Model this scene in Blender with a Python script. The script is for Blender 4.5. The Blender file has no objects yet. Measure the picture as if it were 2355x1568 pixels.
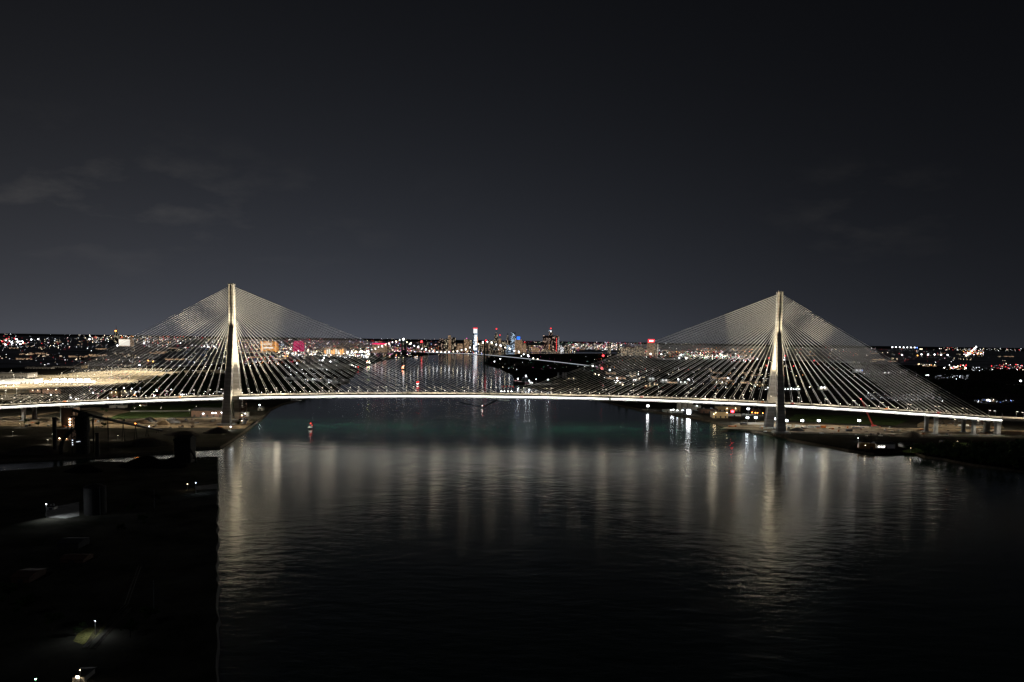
import bpy, math, random
from mathutils import Vector, Matrix
from mathutils.geometry import tessellate_polygon
random.seed(7)
S = bpy.context.scene
COL = S.collection
rad = math.radians

# ------------------------------------------------------------------ camera and survey
FPX = 1753.; HC = 144.; TH = rad(4); RHO = .0145; CX = 1177.5
PPY = 774 + FPX*math.tan(TH)
ct, st = math.cos(TH), math.sin(TH); cr, sr = math.cos(RHO), math.sin(RHO)
FW = Vector((0, ct, -st)); U0 = Vector((0, st, ct)); X0 = Vector((1, 0, 0))
RT = cr*X0 + sr*U0; UP = -sr*X0 + cr*U0
CAM = Vector((0, 0, HC))
def ray(px, py): return FW + RT*((px-CX)/FPX) - UP*((py-PPY)/FPX)
def G(px, py, z=0.):
    d = ray(px, py); t = (z-HC)/d.z
    return CAM + d*t
def AT(px, py, Y):
    d = ray(px, py); return CAM + d*(Y/d.y)

cd = bpy.data.cameras.new('camera'); cam = bpy.data.objects.new('camera', cd); COL.objects.link(cam)
M = Matrix((RT, UP, -FW)).transposed().to_4x4(); M.translation = CAM
cam.matrix_world = M
cd.sensor_width = 36; cd.lens = 36*FPX/2355; cd.shift_y = (PPY-784)/2355
cd.clip_start = 1; cd.clip_end = 90000
S.camera = cam

# ------------------------------------------------------------------ materials
MATS = {}
def joints(m, step):
    N, L = m.node_tree.nodes, m.node_tree.links; b = N['Principled BSDF']; src = b.inputs['Base Color'].links[0].from_socket
    g = N.new('ShaderNodeNewGeometry'); sx = N.new('ShaderNodeSeparateXYZ'); L.new(g.outputs['Position'], sx.inputs[0])
    d = N.new('ShaderNodeMath'); d.operation = 'DIVIDE'; d.inputs[1].default_value = step; L.new(sx.outputs['Z'], d.inputs[0])
    fl_ = N.new('ShaderNodeMath'); fl_.operation = 'FLOOR'; L.new(d.outputs[0], fl_.inputs[0])
    fr = N.new('ShaderNodeMath'); fr.operation = 'FRACT'; L.new(d.outputs[0], fr.inputs[0])
    lt = N.new('ShaderNodeMath'); lt.operation = 'LESS_THAN'; lt.inputs[1].default_value = .09; L.new(fr.outputs[0], lt.inputs[0])
    wn = N.new('ShaderNodeTexWhiteNoise'); wn.noise_dimensions = '1D'; L.new(fl_.outputs[0], wn.inputs['W'])
    mr = N.new('ShaderNodeMapRange'); mr.inputs['To Min'].default_value = .78; mr.inputs['To Max'].default_value = 1.08; L.new(wn.outputs['Value'], mr.inputs['Value'])
    mj = N.new('ShaderNodeMath'); mj.operation = 'MULTIPLY_ADD'; mj.inputs[1].default_value = -.38; L.new(lt.outputs[0], mj.inputs[0]); L.new(mr.outputs[0], mj.inputs[2])
    v = N.new('ShaderNodeVectorMath'); v.operation = 'SCALE'; L.new(src, v.inputs[0]); L.new(mj.outputs[0], v.inputs['Scale']); L.new(v.outputs[0], b.inputs['Base Color'])
def newmat(name):
    m = bpy.data.materials.new(name); m.use_nodes = True; MATS[name] = m
    return m, m.node_tree.nodes, m.node_tree.links
def surf(name, col, rough=.8, var=.25, scale=.2, metal=0., bump=0., bscale=None, col2=None, spec=.3):
    m, N, L = newmat(name); b = N['Principled BSDF']
    b.inputs['Roughness'].default_value = rough; b.inputs['Metallic'].default_value = metal
    b.inputs['Specular IOR Level'].default_value = spec
    tc = N.new('ShaderNodeTexCoord'); n = N.new('ShaderNodeTexNoise')
    n.inputs['Scale'].default_value = scale; n.inputs['Detail'].default_value = 6; n.inputs['Roughness'].default_value = .65
    L.new(tc.outputs['Object'], n.inputs['Vector'])
    r = N.new('ShaderNodeValToRGB'); c2 = col2 or tuple(c*(1-var) for c in col)
    r.color_ramp.elements[0].position = .32; r.color_ramp.elements[1].position = .68
    r.color_ramp.elements[0].color = (*c2, 1); r.color_ramp.elements[1].color = (*[min(1, c*(1+var*.5)) for c in col], 1)
    L.new(n.outputs['Fac'], r.inputs['Fac']); L.new(r.outputs['Color'], b.inputs['Base Color'])
    if bump:
        n2 = N.new('ShaderNodeTexNoise'); n2.inputs['Scale'].default_value = bscale or scale*6; n2.inputs['Detail'].default_value = 5
        L.new(tc.outputs['Object'], n2.inputs['Vector'])
        bp = N.new('ShaderNodeBump'); bp.inputs['Strength'].default_value = bump; bp.inputs['Distance'].default_value = .3
        L.new(n2.outputs['Fac'], bp.inputs['Height']); L.new(bp.outputs['Normal'], b.inputs['Normal'])
    return m
def lamp(name, col, strength, sample=True):
    m, N, L = newmat(name); N.remove(N['Principled BSDF'])
    e = N.new('ShaderNodeEmission'); e.inputs['Color'].default_value = (*col, 1); e.inputs['Strength'].default_value = strength
    L.new(e.outputs[0], N['Material Output'].inputs['Surface'])
    m.cycles.emission_sampling = 'FRONT' if sample else 'NONE'
    return m
def windows(name, wall, lit, strength, frac, cw=5., ch=4.2, rough=.7, sample=False):
    """facade whose lit rooms glow: a grid of windows, a share of them switched on"""
    m, N, L = newmat(name); b = N['Principled BSDF']
    b.inputs['Base Color'].default_value = (*wall, 1); b.inputs['Roughness'].default_value = rough
    g = N.new('ShaderNodeNewGeometry'); sx = N.new('ShaderNodeSeparateXYZ'); L.new(g.outputs['Position'], sx.inputs[0])
    def mth(op, a, bv):
        q = N.new('ShaderNodeMath'); q.operation = op
        for i, v in enumerate((a, bv)):
            if v is None: continue
            if hasattr(v, 'links'): L.new(v, q.inputs[i])
            else: q.inputs[i].default_value = v
        return q.outputs[0]
    h = mth('DIVIDE', mth('ADD', sx.outputs['X'], sx.outputs['Y']), cw); v = mth('DIVIDE', sx.outputs['Z'], ch)
    cb = N.new('ShaderNodeCombineXYZ'); L.new(mth('FLOOR', h, None), cb.inputs[0]); L.new(mth('FLOOR', v, None), cb.inputs[1])
    wn = N.new('ShaderNodeTexWhiteNoise'); wn.noise_dimensions = '2D'; L.new(cb.outputs[0], wn.inputs['Vector'])
    on = mth('LESS_THAN', wn.outputs['Value'], frac)
    fr = mth('MULTIPLY', mth('LESS_THAN', mth('FRACT', h, None), .7), mth('LESS_THAN', mth('FRACT', v, None), .65))
    nz = N.new('ShaderNodeSeparateXYZ'); L.new(g.outputs['Normal'], nz.inputs[0])
    side = mth('LESS_THAN', mth('ABSOLUTE', nz.outputs['Z'], None), .5)
    e = mth('MULTIPLY', mth('MULTIPLY', on, fr), mth('MULTIPLY', side, strength))
    b.inputs['Emission Color'].default_value = (*lit, 1); L.new(e, b.inputs['Emission Strength'])
    m.cycles.emission_sampling = 'FRONT' if sample else 'NONE'
    return m

concrete = surf('concrete', (.40, .385, .36), .85, .22, .25, bump=.25, bscale=.8)
mastc = surf('tower_concrete', (.42, .40, .37), .85, .18, .12, bump=.2, bscale=.6)
joints(mastc, 4.6)
deckc = surf('deck_concrete', (.56, .52, .45), .8, .15, .1)
steel = surf('painted_steel', (.30, .31, .32), .5, .15, .3)
darksteel = surf('dark_steel', (.035, .035, .038), .6, .3, .4)
blacksteel = surf('black_steel', (.018, .018, .019), .8, .3, .3)  # near-black steel for works, hulls and quay edge
rust = surf('rusty_steel', (.10, .055, .04), .8, .4, .3)
sheath = surf('white_cable_sheath', (.86, .86, .85), .45, .06, .3)
white = surf('white_paint', (.75, .75, .73), .55, .1, .5)
redp = surf('red_paint', (.28, .03, .03), .5, .2, .5)
orangep = surf('orange_paint', (.55, .16, .03), .5, .2, .5)
tan = surf('tan_fabric', (.42, .22, .08), .7, .25, .3)
brick = surf('brown_brick', (.16, .10, .075), .85, .3, .5)
roofm = surf('dark_roof', (.045, .045, .05), .8, .3, .3)
pipec = surf('galvanised_pipe', (.35, .36, .37), .4, .1, .5, metal=.5)
bark = surf('bark', (.05, .04, .03), .9, .3, 1.)
leaf = surf('foliage', spec=0., col=(.045, .075, .03), rough=.7, var=.5, scale=.15)
leaf2 = surf('dark_foliage', spec=0., col=(.03, .045, .025), rough=.7, var=.5, scale=.05)
flagred = surf('flag_red', (.6, .03, .04), .7, .1, .5)
soil = surf('soil_heap', spec=0., col=(.055, .05, .045), rough=.95, var=.35, scale=.15, bump=.5, bscale=.5)
sandm = surf('sand_heap', spec=0., col=(.30, .22, .14), rough=.95, var=.25, scale=.15, bump=.4, bscale=.5)
coal = surf('coal_heap', spec=0., col=(.012, .012, .013), rough=.95, var=.35, scale=.15, bump=.5, bscale=.5)
rockm = surf('rock_bank', spec=0., col=(.10, .085, .07), rough=.95, var=.5, scale=.5, bump=.8, bscale=.9)
gold = surf('tan_stucco', (.5, .38, .22), .8, .2, .05)  # plain tan wall colour
rubber = surf('tyre_rubber', (.03, .03, .03), .8, .2, 1)
hullm = surf('hull_paint', (.05, .02, .02), .5, .3, .2)

L_strip = lamp('girder_light_strip', (.99, .98, .90), 5.5)
L_down = lamp('girder_downlight', (1., .95, .82), 560)
L_far = lamp('far_red_beacon_glow', (1, .03, .04), 2.5, False)
L_deck = lamp('deck_lamp_glow', (1., .86, .62), 3000)
L_small = lamp('marker_lamp_glow', (1., .93, .85), 9, False); L_rim = lamp('lens_rim_glow', (1., .9, .75), 5, False)
L_flood = lamp('site_flood_glow', (.86, .93, 1.), 1000)
L_plaza = lamp('plaza_mast_glow', (1., .87, .67), 110000)
L_plazaw = lamp('white_panel_glow', (.97, .97, 1.), 60)
L_warm = lamp('wall_pack_glow', (1., .78, .5), 160)
L_cool = lamp('cool_wall_lamp_glow', (.9, .95, 1.), 220)
L_redl = lamp('red_beacon_glow', (1., .02, .03), 30)
L_orl = lamp('orange_beacon_glow', (1., .25, .04), 60)
PAL = {}
for k, c, s in (('w', (.92, .95, 1.), 7.5), ('y', (1., .86, .6), 6.5), ('o', (1., .42, .10), 5), ('r', (1., .06, .07), 4),
                ('g', (.25, 1., .55), 3), ('m', (1., .15, .5), 3), ('b', (.15, .3, 1.), 4), ('d', (.8, .85, .95), 1.2)):
    PAL[k] = lamp('city_lamp_'+{'w':'white','y':'warm','o':'orange','r':'red','g':'green','m':'pink','b':'blue','d':'dim'}[k], c, s, False)

# ------------------------------------------------------------------ mesh builder
class MB:
    def __init__(s): s.v = []; s.f = []; s.mi = []; s.mats = []
    def m(s, mat):
        if mat not in s.mats: s.mats.append(mat)
        return s.mats.index(mat)
    def add(s, vs, fs, mat):
        o = len(s.v); i = s.m(mat); s.v += [tuple(v) for v in vs]
        for f in fs: s.f.append(tuple(o+k for k in f)); s.mi.append(i)
        return s
    def box(s, c, d, mat, rz=0., top=1.):
        x, y, z = c; a, b, h = d[0]/2, d[1]/2, d[2]; vs = []
        co, si = math.cos(rz), math.sin(rz)
        for k, t in ((0, 1.), (h, top)):
            for p, q in ((-a, -b), (a, -b), (a, b), (-a, b)):
                p *= t; q *= t; vs.append((x+p*co-q*si, y+p*si+q*co, z+k))
        return s.add(vs, [(3,2,1,0),(4,5,6,7),(0,1,5,4),(1,2,6,5),(2,3,7,6),(3,0,4,7)], mat)
    def lens(s, c, d, body, glow, faces, rz=0.):
        """a lamp glass: a box that glows only through the given faces (0 under, 1 top, 2 front, 3 right, 4 back, 5 left)"""
        k = len(s.mi); s.box(c, d, body, rz); g = s.m(glow)
        for i in faces: s.mi[k+i] = g
        return s
    def gable(s, c, d, rise, wall, roof, rz=0.):
        """walls with a ridge roof along x"""
        x, y, z = c; a, b, h = d[0]/2, d[1]/2, d[2]; co, si = math.cos(rz), math.sin(rz)
        P = lambda p, q, r: (x+p*co-q*si, y+p*si+q*co, z+r)
        vs = [P(-a,-b,0),P(a,-b,0),P(a,b,0),P(-a,b,0),P(-a,-b,h),P(a,-b,h),P(a,b,h),P(-a,b,h),P(-a,0,h+rise),P(a,0,h+rise)]
        s.add(vs, [(0,1,5,4),(1,2,6,9,5),(2,3,7,6),(3,0,4,8,7)], wall)
        e = .5
        vs = [P(-a-e,-b-e,h-.1),P(a+e,-b-e,h-.1),P(a+e,0,h+rise+.12),P(-a-e,0,h+rise+.12),P(a+e,b+e,h-.1),P(-a-e,b+e,h-.1)]
        return s.add(vs, [(0,1,2,3),(3,2,4,5)], roof)
    def ring(s, rings, mat, caps=True):
        n = len(rings[0]); vs = [p for r in rings for p in r]; fs = []
        for k in range(len(rings)-1):
            for i in range(n):
                j = (i+1) % n; fs.append((k*n+i, k*n+j, (k+1)*n+j, (k+1)*n+i))
        if caps: fs += [tuple(range(n-1, -1, -1)), tuple((len(rings)-1)*n+i for i in range(n))]
        return s.add(vs, fs, mat)
    def tube(s, pts, r, mat, n=6):
        pts = [Vector(p) for p in pts]; rs = r if isinstance(r, (list, tuple)) else [r]*len(pts); rings = []
        for i, p in enumerate(pts):
            d = (pts[min(i+1, len(pts)-1)]-pts[max(i-1, 0)]).normalized()
            a = d.cross(Vector((0, 0, 1)))
            a = Vector((1, 0, 0)) if a.length < 1e-3 else a.normalized()
            b = a.cross(d)
            rings.append([p+(a*math.cos(2*math.pi*k/n)+b*math.sin(2*math.pi*k/n))*rs[i] for k in range(n)])
        return s.ring(rings, mat)
    def lathe(s, c, prof, mat, n=14):
        c = Vector(c)
        return s.ring([[c+Vector((r*math.cos(2*math.pi*k/n), r*math.sin(2*math.pi*k/n), z)) for k in range(n)] for r, z in prof], mat)
    def ball(s, c, r, mat, n=8, m=5, sz=1.):
        return s.lathe(c, [(max(r*math.sin(math.pi*k/m), r*.05), -r*sz*math.cos(math.pi*k/m)) for k in range(m+1)], mat, n)
    def octa(s, c, r, mat):
        x, y, z = c
        return s.add([(x+r,y,z),(x,y+r,z),(x-r,y,z),(x,y-r,z),(x,y,z+r),(x,y,z-r)],
                     [(0,1,4),(1,2,4),(2,3,4),(3,0,4),(1,0,5),(2,1,5),(3,2,5),(0,3,5)], mat)
    def mesh(s, name):
        me = bpy.data.meshes.new(name); me.from_pydata(s.v, [], s.f)
        for m in s.mats: me.materials.append(m)
        me.polygons.foreach_set('material_index', s.mi); me.validate(); me.update()
        return me
def obj(name, mb, parent=None, loc=None, smooth=False):
    me = mb.mesh(name) if isinstance(mb, MB) else mb
    if smooth: me.polygons.foreach_set('use_smooth', [True]*len(me.polygons))
    o = bpy.data.objects.new(name, me); COL.objects.link(o)
    if parent: o.parent = parent
    if loc is not None: o.location = loc
    return o
def tag(o, label=None, cat=None, group=None, kind=None):
    if label: o['label'] = label
    if cat: o['category'] = cat
    if group: o['group'] = group
    if kind: o['kind'] = kind
    return o
def thing(name, label, cat, loc=(0,0,0), group=None, rz=0.):
    o = bpy.data.objects.new(name, None); COL.objects.link(o); o.location = loc; o.rotation_euler.z = rz
    o.empty_display_size = 1
    return tag(o, label, cat, group)
def copy_tree(o, parent=None):
    c = o.copy(); COL.objects.link(c)
    if parent: c.parent = parent
    for ch in list(o.children): copy_tree(ch, c)
    return c
ORD = ['first','second','third','fourth','fifth','sixth','seventh','eighth','ninth','tenth','eleventh','twelfth','thirteenth','fourteenth',
       'fifteenth','sixteenth','seventeenth','eighteenth','nineteenth','twentieth','twenty first','twenty second','twenty third','twenty fourth']
ORD += ['twenty fifth','twenty sixth','twenty seventh','twenty eighth','twenty ninth','thirtieth','thirty first','thirty second','thirty third','thirty fourth','thirty fifth','thirty sixth','thirty seventh','thirty eighth','thirty ninth','fortieth','forty first','forty second','forty third','forty fourth','forty fifth','forty sixth','forty seventh','forty eighth','forty ninth','fiftieth']

# ------------------------------------------------------------------ sky and an added weak fill sun
W = bpy.data.worlds.new('World'); S.world = W; W.use_nodes = True
N, L = W.node_tree.nodes, W.node_tree.links
bg = N['Background']
def wm(op, a, b=None, c=None):
    q = N.new('ShaderNodeMath'); q.operation = op
    for i, v in enumerate((a, b, c)):
        if v is None: continue
        if hasattr(v, 'links'): L.new(v, q.inputs[i])
        else: q.inputs[i].default_value = v
    return q.outputs[0]
tc = N.new('ShaderNodeTexCoord'); sp = N.new('ShaderNodeSeparateXYZ'); L.new(tc.outputs['Generated'], sp.inputs[0])
el = wm('MAXIMUM', sp.outputs['Z'], 0.)
g1 = wm('MULTIPLY', wm('EXPONENT', wm('MULTIPLY', el, -6.1)), .059)      # low town glow
g0 = wm('MULTIPLY', wm('EXPONENT', wm('MULTIPLY', el, -40.)), .012)
az = wm('ARCTAN2', sp.outputs['X'], sp.outputs['Y'])                      # 0 straight up the river, + to the right
azf = wm('EXPONENT', wm('MULTIPLY', wm('POWER', wm('DIVIDE', wm('ADD', az, .29), .64), 2.), -1.))
azf = wm('ADD', wm('MULTIPLY', azf, .86), .14)
glow = wm('MULTIPLY', wm('ADD', g1, g0), azf)
# thin clouds over the left half, lit from the town
cv = N.new('ShaderNodeCombineXYZ')
L.new(wm('DIVIDE', sp.outputs['X'], wm('ADD', el, .25)), cv.inputs[0]); L.new(wm('DIVIDE', sp.outputs['Y'], wm('ADD', el, .25)), cv.inputs[1])
cn = N.new('ShaderNodeTexNoise'); cn.inputs['Scale'].default_value = 3.1; cn.inputs['Detail'].default_value = 7; cn.inputs['Roughness'].default_value = .55
L.new(cv.outputs[0], cn.inputs['Vector'])
cl = wm('MULTIPLY', wm('MAXIMUM', wm('SUBTRACT', cn.outputs['Fac'], .52), 0.), .11)
cmask = wm('EXPONENT', wm('MULTIPLY', wm('POWER', wm('DIVIDE', wm('ADD', az, .52), .26), 2.), -1.))
emask = wm('EXPONENT', wm('MULTIPLY', wm('POWER', wm('DIVIDE', wm('SUBTRACT', el, .15), .06), 2.), -1.))
cmask = wm('ADD', cmask, wm('MULTIPLY', wm('EXPONENT', wm('MULTIPLY', wm('POWER', wm('DIVIDE', wm('SUBTRACT', az, .42), .1), 2.), -1.)), .35))
cl = wm('MULTIPLY', wm('MULTIPLY', cl, cmask), emask)
def tint(v, c):
    x = N.new('ShaderNodeVectorMath'); x.operation = 'SCALE'; x.inputs[0].default_value = c; L.new(v, x.inputs['Scale']); return x.outputs[0]
sky = N.new('ShaderNodeTexSky'); sky.sky_type = 'NISHITA'; sky.sun_disc = False
sky.sun_elevation = rad(-8); sky.sun_rotation = rad(205)
sks = N.new('ShaderNodeVectorMath'); sks.operation = 'SCALE'; sks.inputs['Scale'].default_value = .05; L.new(sky.outputs[0], sks.inputs[0])
def vadd(a, b):
    x = N.new('ShaderNodeVectorMath'); L.new(a, x.inputs[0]); L.new(b, x.inputs[1]); return x.outputs[0]
base = N.new('ShaderNodeVectorMath'); base.inputs[0].default_value = (.0018, .0019, .0024); L.new(sks.outputs[0], base.inputs[1])
gl = wm('MULTIPLY', wm('MULTIPLY', wm('EXPONENT', wm('MULTIPLY', el, -6.)), .010), wm('EXPONENT', wm('MULTIPLY', wm('POWER', wm('DIVIDE', wm('ADD', az, .62), .3), 2.), -1.)))
tot = vadd(tint(gl, (1.15, 1., .82)), vadd(vadd(tint(glow, (.86, .95, 1.20)), tint(cl, (1.1, 1.0, .86))), base.outputs[0]))
L.new(tot, bg.inputs['Color']); bg.inputs['Strength'].default_value = 1.0; W.cycles.sampling_method = 'NONE'
sun = bpy.data.lights.new('fill_sun', 'SUN'); sun.energy = .05; sun.angle = rad(.5); sun.color = (.9, .93, 1)  # unseen weak sun lamp added to lift the dark land
so = bpy.data.objects.new('fill_sun', sun); COL.objects.link(so); so.rotation_euler = (rad(52), 0, rad(-25))

# ------------------------------------------------------------------ water and land
m, N, L = newmat('river_water'); b = N['Principled BSDF']
b.inputs['Base Color'].default_value = (.005, .026, .018, 1); b.inputs['Roughness'].default_value = .16; b.inputs['IOR'].default_value = 1.333
tc = N.new('ShaderNodeTexCoord')
mp = N.new('ShaderNodeMapping'); mp.inputs['Scale'].default_value = (1, 1.7, 1); mp.inputs['Rotation'].default_value = (0, 0, rad(12)); L.new(tc.outputs['Object'], mp.inputs['Vector'])
n1 = N.new('ShaderNodeTexNoise'); n1.inputs['Scale'].default_value = .085; n1.inputs['Detail'].default_value = 3.2; n1.inputs['Roughness'].default_value = .55
L.new(mp.outputs[0], n1.inputs['Vector'])
n2 = N.new('ShaderNodeTexNoise'); n2.inputs['Scale'].default_value = .45; n2.inputs['Detail'].default_value = 2; L.new(mp.outputs[0], n2.inputs['Vector'])
gp = N.new('ShaderNodeNewGeometry'); gs = N.new('ShaderNodeSeparateXYZ'); L.new(gp.outputs['Position'], gs.inputs[0])
mr = N.new('ShaderNodeMapRange'); mr.interpolation_type = 'SMOOTHSTEP'; mr.inputs['From Min'].default_value = 1250; mr.inputs['From Max'].default_value = 2200; mr.inputs['To Min'].default_value = 1; mr.inputs['To Max'].default_value = .18; L.new(gs.outputs['Y'], mr.inputs['Value'])
mq = N.new('ShaderNodeMath'); mq.operation = 'MULTIPLY_ADD'; mq.inputs[1].default_value = .035; mq.inputs[2].default_value = .095; L.new(mr.outputs[0], mq.inputs[0]); L.new(mq.outputs[0], b.inputs['Roughness'])
b1 = N.new('ShaderNodeBump'); b1.inputs['Strength'].default_value = 1.; b1.inputs['Distance'].default_value = .34; L.new(n1.outputs['Fac'], b1.inputs['Height'])
b2 = N.new('ShaderNodeBump'); b2.inputs['Strength'].default_value = 1.; b2.inputs['Distance'].default_value = .045; L.new(n2.outputs['Fac'], b2.inputs['Height'])
L.new(mr.outputs[0], b1.inputs['Strength']); L.new(mr.outputs[0], b2.inputs['Strength']); n3 = N.new('ShaderNodeTexNoise'); n3.inputs['Scale'].default_value = .03; n3.inputs['Detail'].default_value = 2; L.new(mp.outputs[0], n3.inputs['Vector'])
b3 = N.new('ShaderNodeBump'); b3.inputs['Distance'].default_value = .38; L.new(n3.outputs['Fac'], b3.inputs['Height']); L.new(mr.outputs[0], b3.inputs['Strength']); L.new(b3.outputs[0], b1.inputs['Normal'])
L.new(b1.outputs[0], b2.inputs['Normal']); L.new(b2.outputs[0], b.inputs['Normal'])
water = m
mb = MB(); mb.add([(-4000, -300, 0), (3000, -300, 0), (9000, 9500, 0), (-4000, 9500, 0)], [(0, 1, 2, 3)], water)
tag(obj('river', mb), kind='structure')

ground = surf('ground', spec=0., col=(.055, .050, .043), rough=.95, var=.55, scale=.012, bump=.3, bscale=.2, col2=(.018, .019, .015))
def land(name, pts, z, mat, skirt=rockm, drop=3.5):
    """a sheet with its bank running down into the water"""
    P = [Vector((p[0], p[1], z)) for p in pts]; mb = MB()
    tr = tessellate_polygon([P])
    area = sum(P[i].x*P[(i+1) % len(P)].y-P[(i+1) % len(P)].x*P[i].y for i in range(len(P)))
    fs = []
    for t in tr:
        a, b_, c = (P[i] for i in t)
        fs.append(t if (b_-a).cross(c-a).z > 0 else t[::-1])
    mb.add(P, fs, mat)
    n = len(P); vs = list(P)
    for i in range(n):                                   # bank slopes out a little
        d = (P[(i+1) % n]-P[i-1]).normalized(); o = Vector((d.y, -d.x, 0))*(1 if area > 0 else -1)
        vs.append(P[i]+o*1.5-Vector((0, 0, drop)))
    mb.add(vs, [(i, i+n, (i+1) % n+n, (i+1) % n) if area > 0 else (i, (i+1) % n, (i+1) % n+n, i+n) for i in range(n)], skirt)
    return obj(name, mb)
def jag(pts, amp=4., step=45):
    """natural bank: subdivide and roughen a polyline"""
    out = []
    for a, b_ in zip(pts, pts[1:]):
        d = b_-a; k = max(1, int(d.length/step)); n = Vector((-d.y, d.x, 0)).normalized()
        for i in range(k): out.append(a+d*(i/k)+n*(random.uniform(-amp, amp) if i else 0))
    return out+[pts[-1]]
ZL = 2.5
left_bank = [(-60,1068),(0,1063),(110,1058),(230,1052),(300,1047),(397,1041),(440,1034),(506,1031),(520,1023),(575,985),(607,959),(622,943),(640,934),(690,919),(767,902),(785,880),(808,869),(826,849),(845,842),(870,832),(911,824),(955,820),(988,816),(1027,813),(1085,810.5),(1130,809.5),(1300,808.5),(1450,809),(1580,809.5),(1640,810.5)]
right_bank = [(1640,812.5),(1560,813),(1450,813.5),(1350,813.5),(1200,814),(1130,818),(1117,829),(1112,836),(1155,850),(1180,862),(1190,880),(1204,888),(1235,893),(1300,905),(1374,920),(1439,936),(1477,945),(1513,949.5),(1570,958.5),(1635,971),(1673,983),(1712,990.5),(1751,997),(1759,999),(1823,1014),(1875,1024),(1952,1038),(1985,1042),(2010,1045),(2102,1042),(2128,1053),(2171,1058),(2229,1070),(2355,1086),(2420,1096)]
lb = [G(*p) for p in left_bank]; rb = [G(*p) for p in right_bank]
lbj = jag(lb[:8], 3, 25)+jag(lb[7:13], .6, 30)[1:]+jag(lb[12:20], 4, 40)[1:]+jag(lb[19:], 6, 150)[1:]
rbj = jag(rb[:12], 8, 120)+jag(rb[11:], 3.0, 16)[1:]
outer = [Vector((rb[-1].x+300, rb[-1].y-80, 0)), Vector((25000, 500, 0)), Vector((26000, 27000, 0)), Vector((-26000, 27000, 0)), Vector((-26000, 700, 0)), Vector((lb[0].x-250, lb[0].y-20, 0))]
tag(land('ground', lbj+rbj+outer, ZL, ground), kind='structure')
fl = [(500,1600),(500,1500),(499,1300),(500,1150),(500,1055),(452,1056),(400,1058),(300,1068),(230,1066),(100,1082),(0,1088),(-80,1094)]
flw = [G(*p) for p in fl]
flp = flw+[flw[-1]+Vector((-700, -60, 0)), Vector((-1500, -200, 0)), Vector((flw[0].x+40, -200, 0))]
yard = surf('yard_ground', spec=0., col=(.06, .058, .05), rough=.95, var=.5, scale=.03, bump=.4, bscale=.4, col2=(.022, .024, .018))
flp = jag(flp[:5], .9, 9)+flp[5:]
tag(land('industrial_ground', flp, ZL, yard, blacksteel), kind='structure')

def sheet(name, pts, z, mat, kind='structure', world=False):
    P = [(Vector(p) if world else G(*p, z)) for p in pts]; P = [Vector((p.x, p.y, z)) for p in P]
    mb = MB(); fs = []
    for t in tessellate_polygon([P]):
        a, b_, c = (P[i] for i in t); fs.append(t if (b_-a).cross(c-a).z > 0 else t[::-1])
    mb.add(P, fs, mat); return tag(obj(name, mb), kind=kind)
dirt = surf('graded_dirt', spec=0., col=(.36, .28, .19), rough=.95, var=.35, scale=.055, bump=.6, bscale=.4, col2=(.08, .062, .045))
grass = surf('mown_grass', spec=0., col=(.05, .075, .03), rough=.95, var=.4, scale=.05, bump=.4, bscale=.5)
plaza = surf('plaza_concrete', spec=0., col=(.58, .50, .36), rough=.9, var=.35, scale=.02, bump=.2, bscale=.2, col2=(.36, .31, .22))
asphalt = surf('asphalt', spec=0., col=(.06, .06, .06), rough=.9, var=.3, scale=.1)

# ------------------------------------------------------------------ cable-stayed bridge
YB = 1194.; XT = (-438.5, 414.5); X_END = (-830., 760.)
def zs(x): return 51.3-4.46e-5*(x-2)**2          # middle of the light strip
def zt(x): return zs(x)+2.0                      # road surface
B = thing('cable_stayed_bridge', 'large white lit cable stayed bridge with two tall concrete towers crossing the river', 'bridge', (0, YB, 0))
def sweep(x0, x1, prof, mat, step=12., dz=0., mb=None):
    mb = mb or MB(); n = max(1, int(abs(x1-x0)/step)); rings = []
    for i in range(n+1):
        x = x0+(x1-x0)*i/n; z = zs(x)+dz
        rings.append([(x, y, z+h) for y, h in prof])
    return mb.ring(rings, mat)
# deck: steel edge girders, floor, concrete road slab
mb = MB()
sweep(*X_END, [(-18.6, 2.0), (-18.6, 1.5), (18.6, 1.5), (18.6, 2.0)], deckc, mb=mb)
for s in (-1, 1): sweep(*X_END, [(s*18.4, 1.5), (s*18.4, -2.5), (s*16.9, -2.5), (s*16.9, 1.5)][::s], steel, mb=mb)
sweep(*X_END, [(-16.9, .6), (-16.9, .2), (16.9, .2), (16.9, .6)], steel, mb=mb)
for y in (-9.2, -6., 1., 4.4, 8., 11.):
    x = X_END[0]+5
    while x < X_END[1]-5:
        z = zt(x)+.02; x2 = x+6; z2 = zt(x2)+.02
        mb.add([(x, y-.1, z), (x2, y-.1, z2), (x2, y+.1, z2), (x, y+.1, z)], [(0, 1, 2, 3)], white); x += 15
deck = obj('deck', mb, B)
def only_face(mb, glow, body, test):
    g, b_ = mb.m(glow), mb.m(body)
    for i, f in enumerate(mb.f):
        a, b2, c = (Vector(mb.v[k]) for k in f[:3]); n = (b2-a).cross(c-b2).normalized(); mb.mi[i] = g if test(n) else b_
    return mb
def slab(p0, p1, h0, h1): return [(p0, h1), (p0, h0), (p1, h0), (p1, h1)]
obj('parapet', sweep(*X_END, slab(-18.5, -18.1, 2.0, 3.15), concrete), deck)
obj('parapet', sweep(*X_END, slab(18.1, 18.5, 2.0, 3.15), concrete), deck)
obj('median_barrier', sweep(*X_END, slab(-3.2, -2.7, 2.0, 3.0), concrete), deck)
obj('path_barrier', sweep(*X_END, slab(-13.2, -12.8, 2.0, 3.0), concrete), deck)
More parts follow.
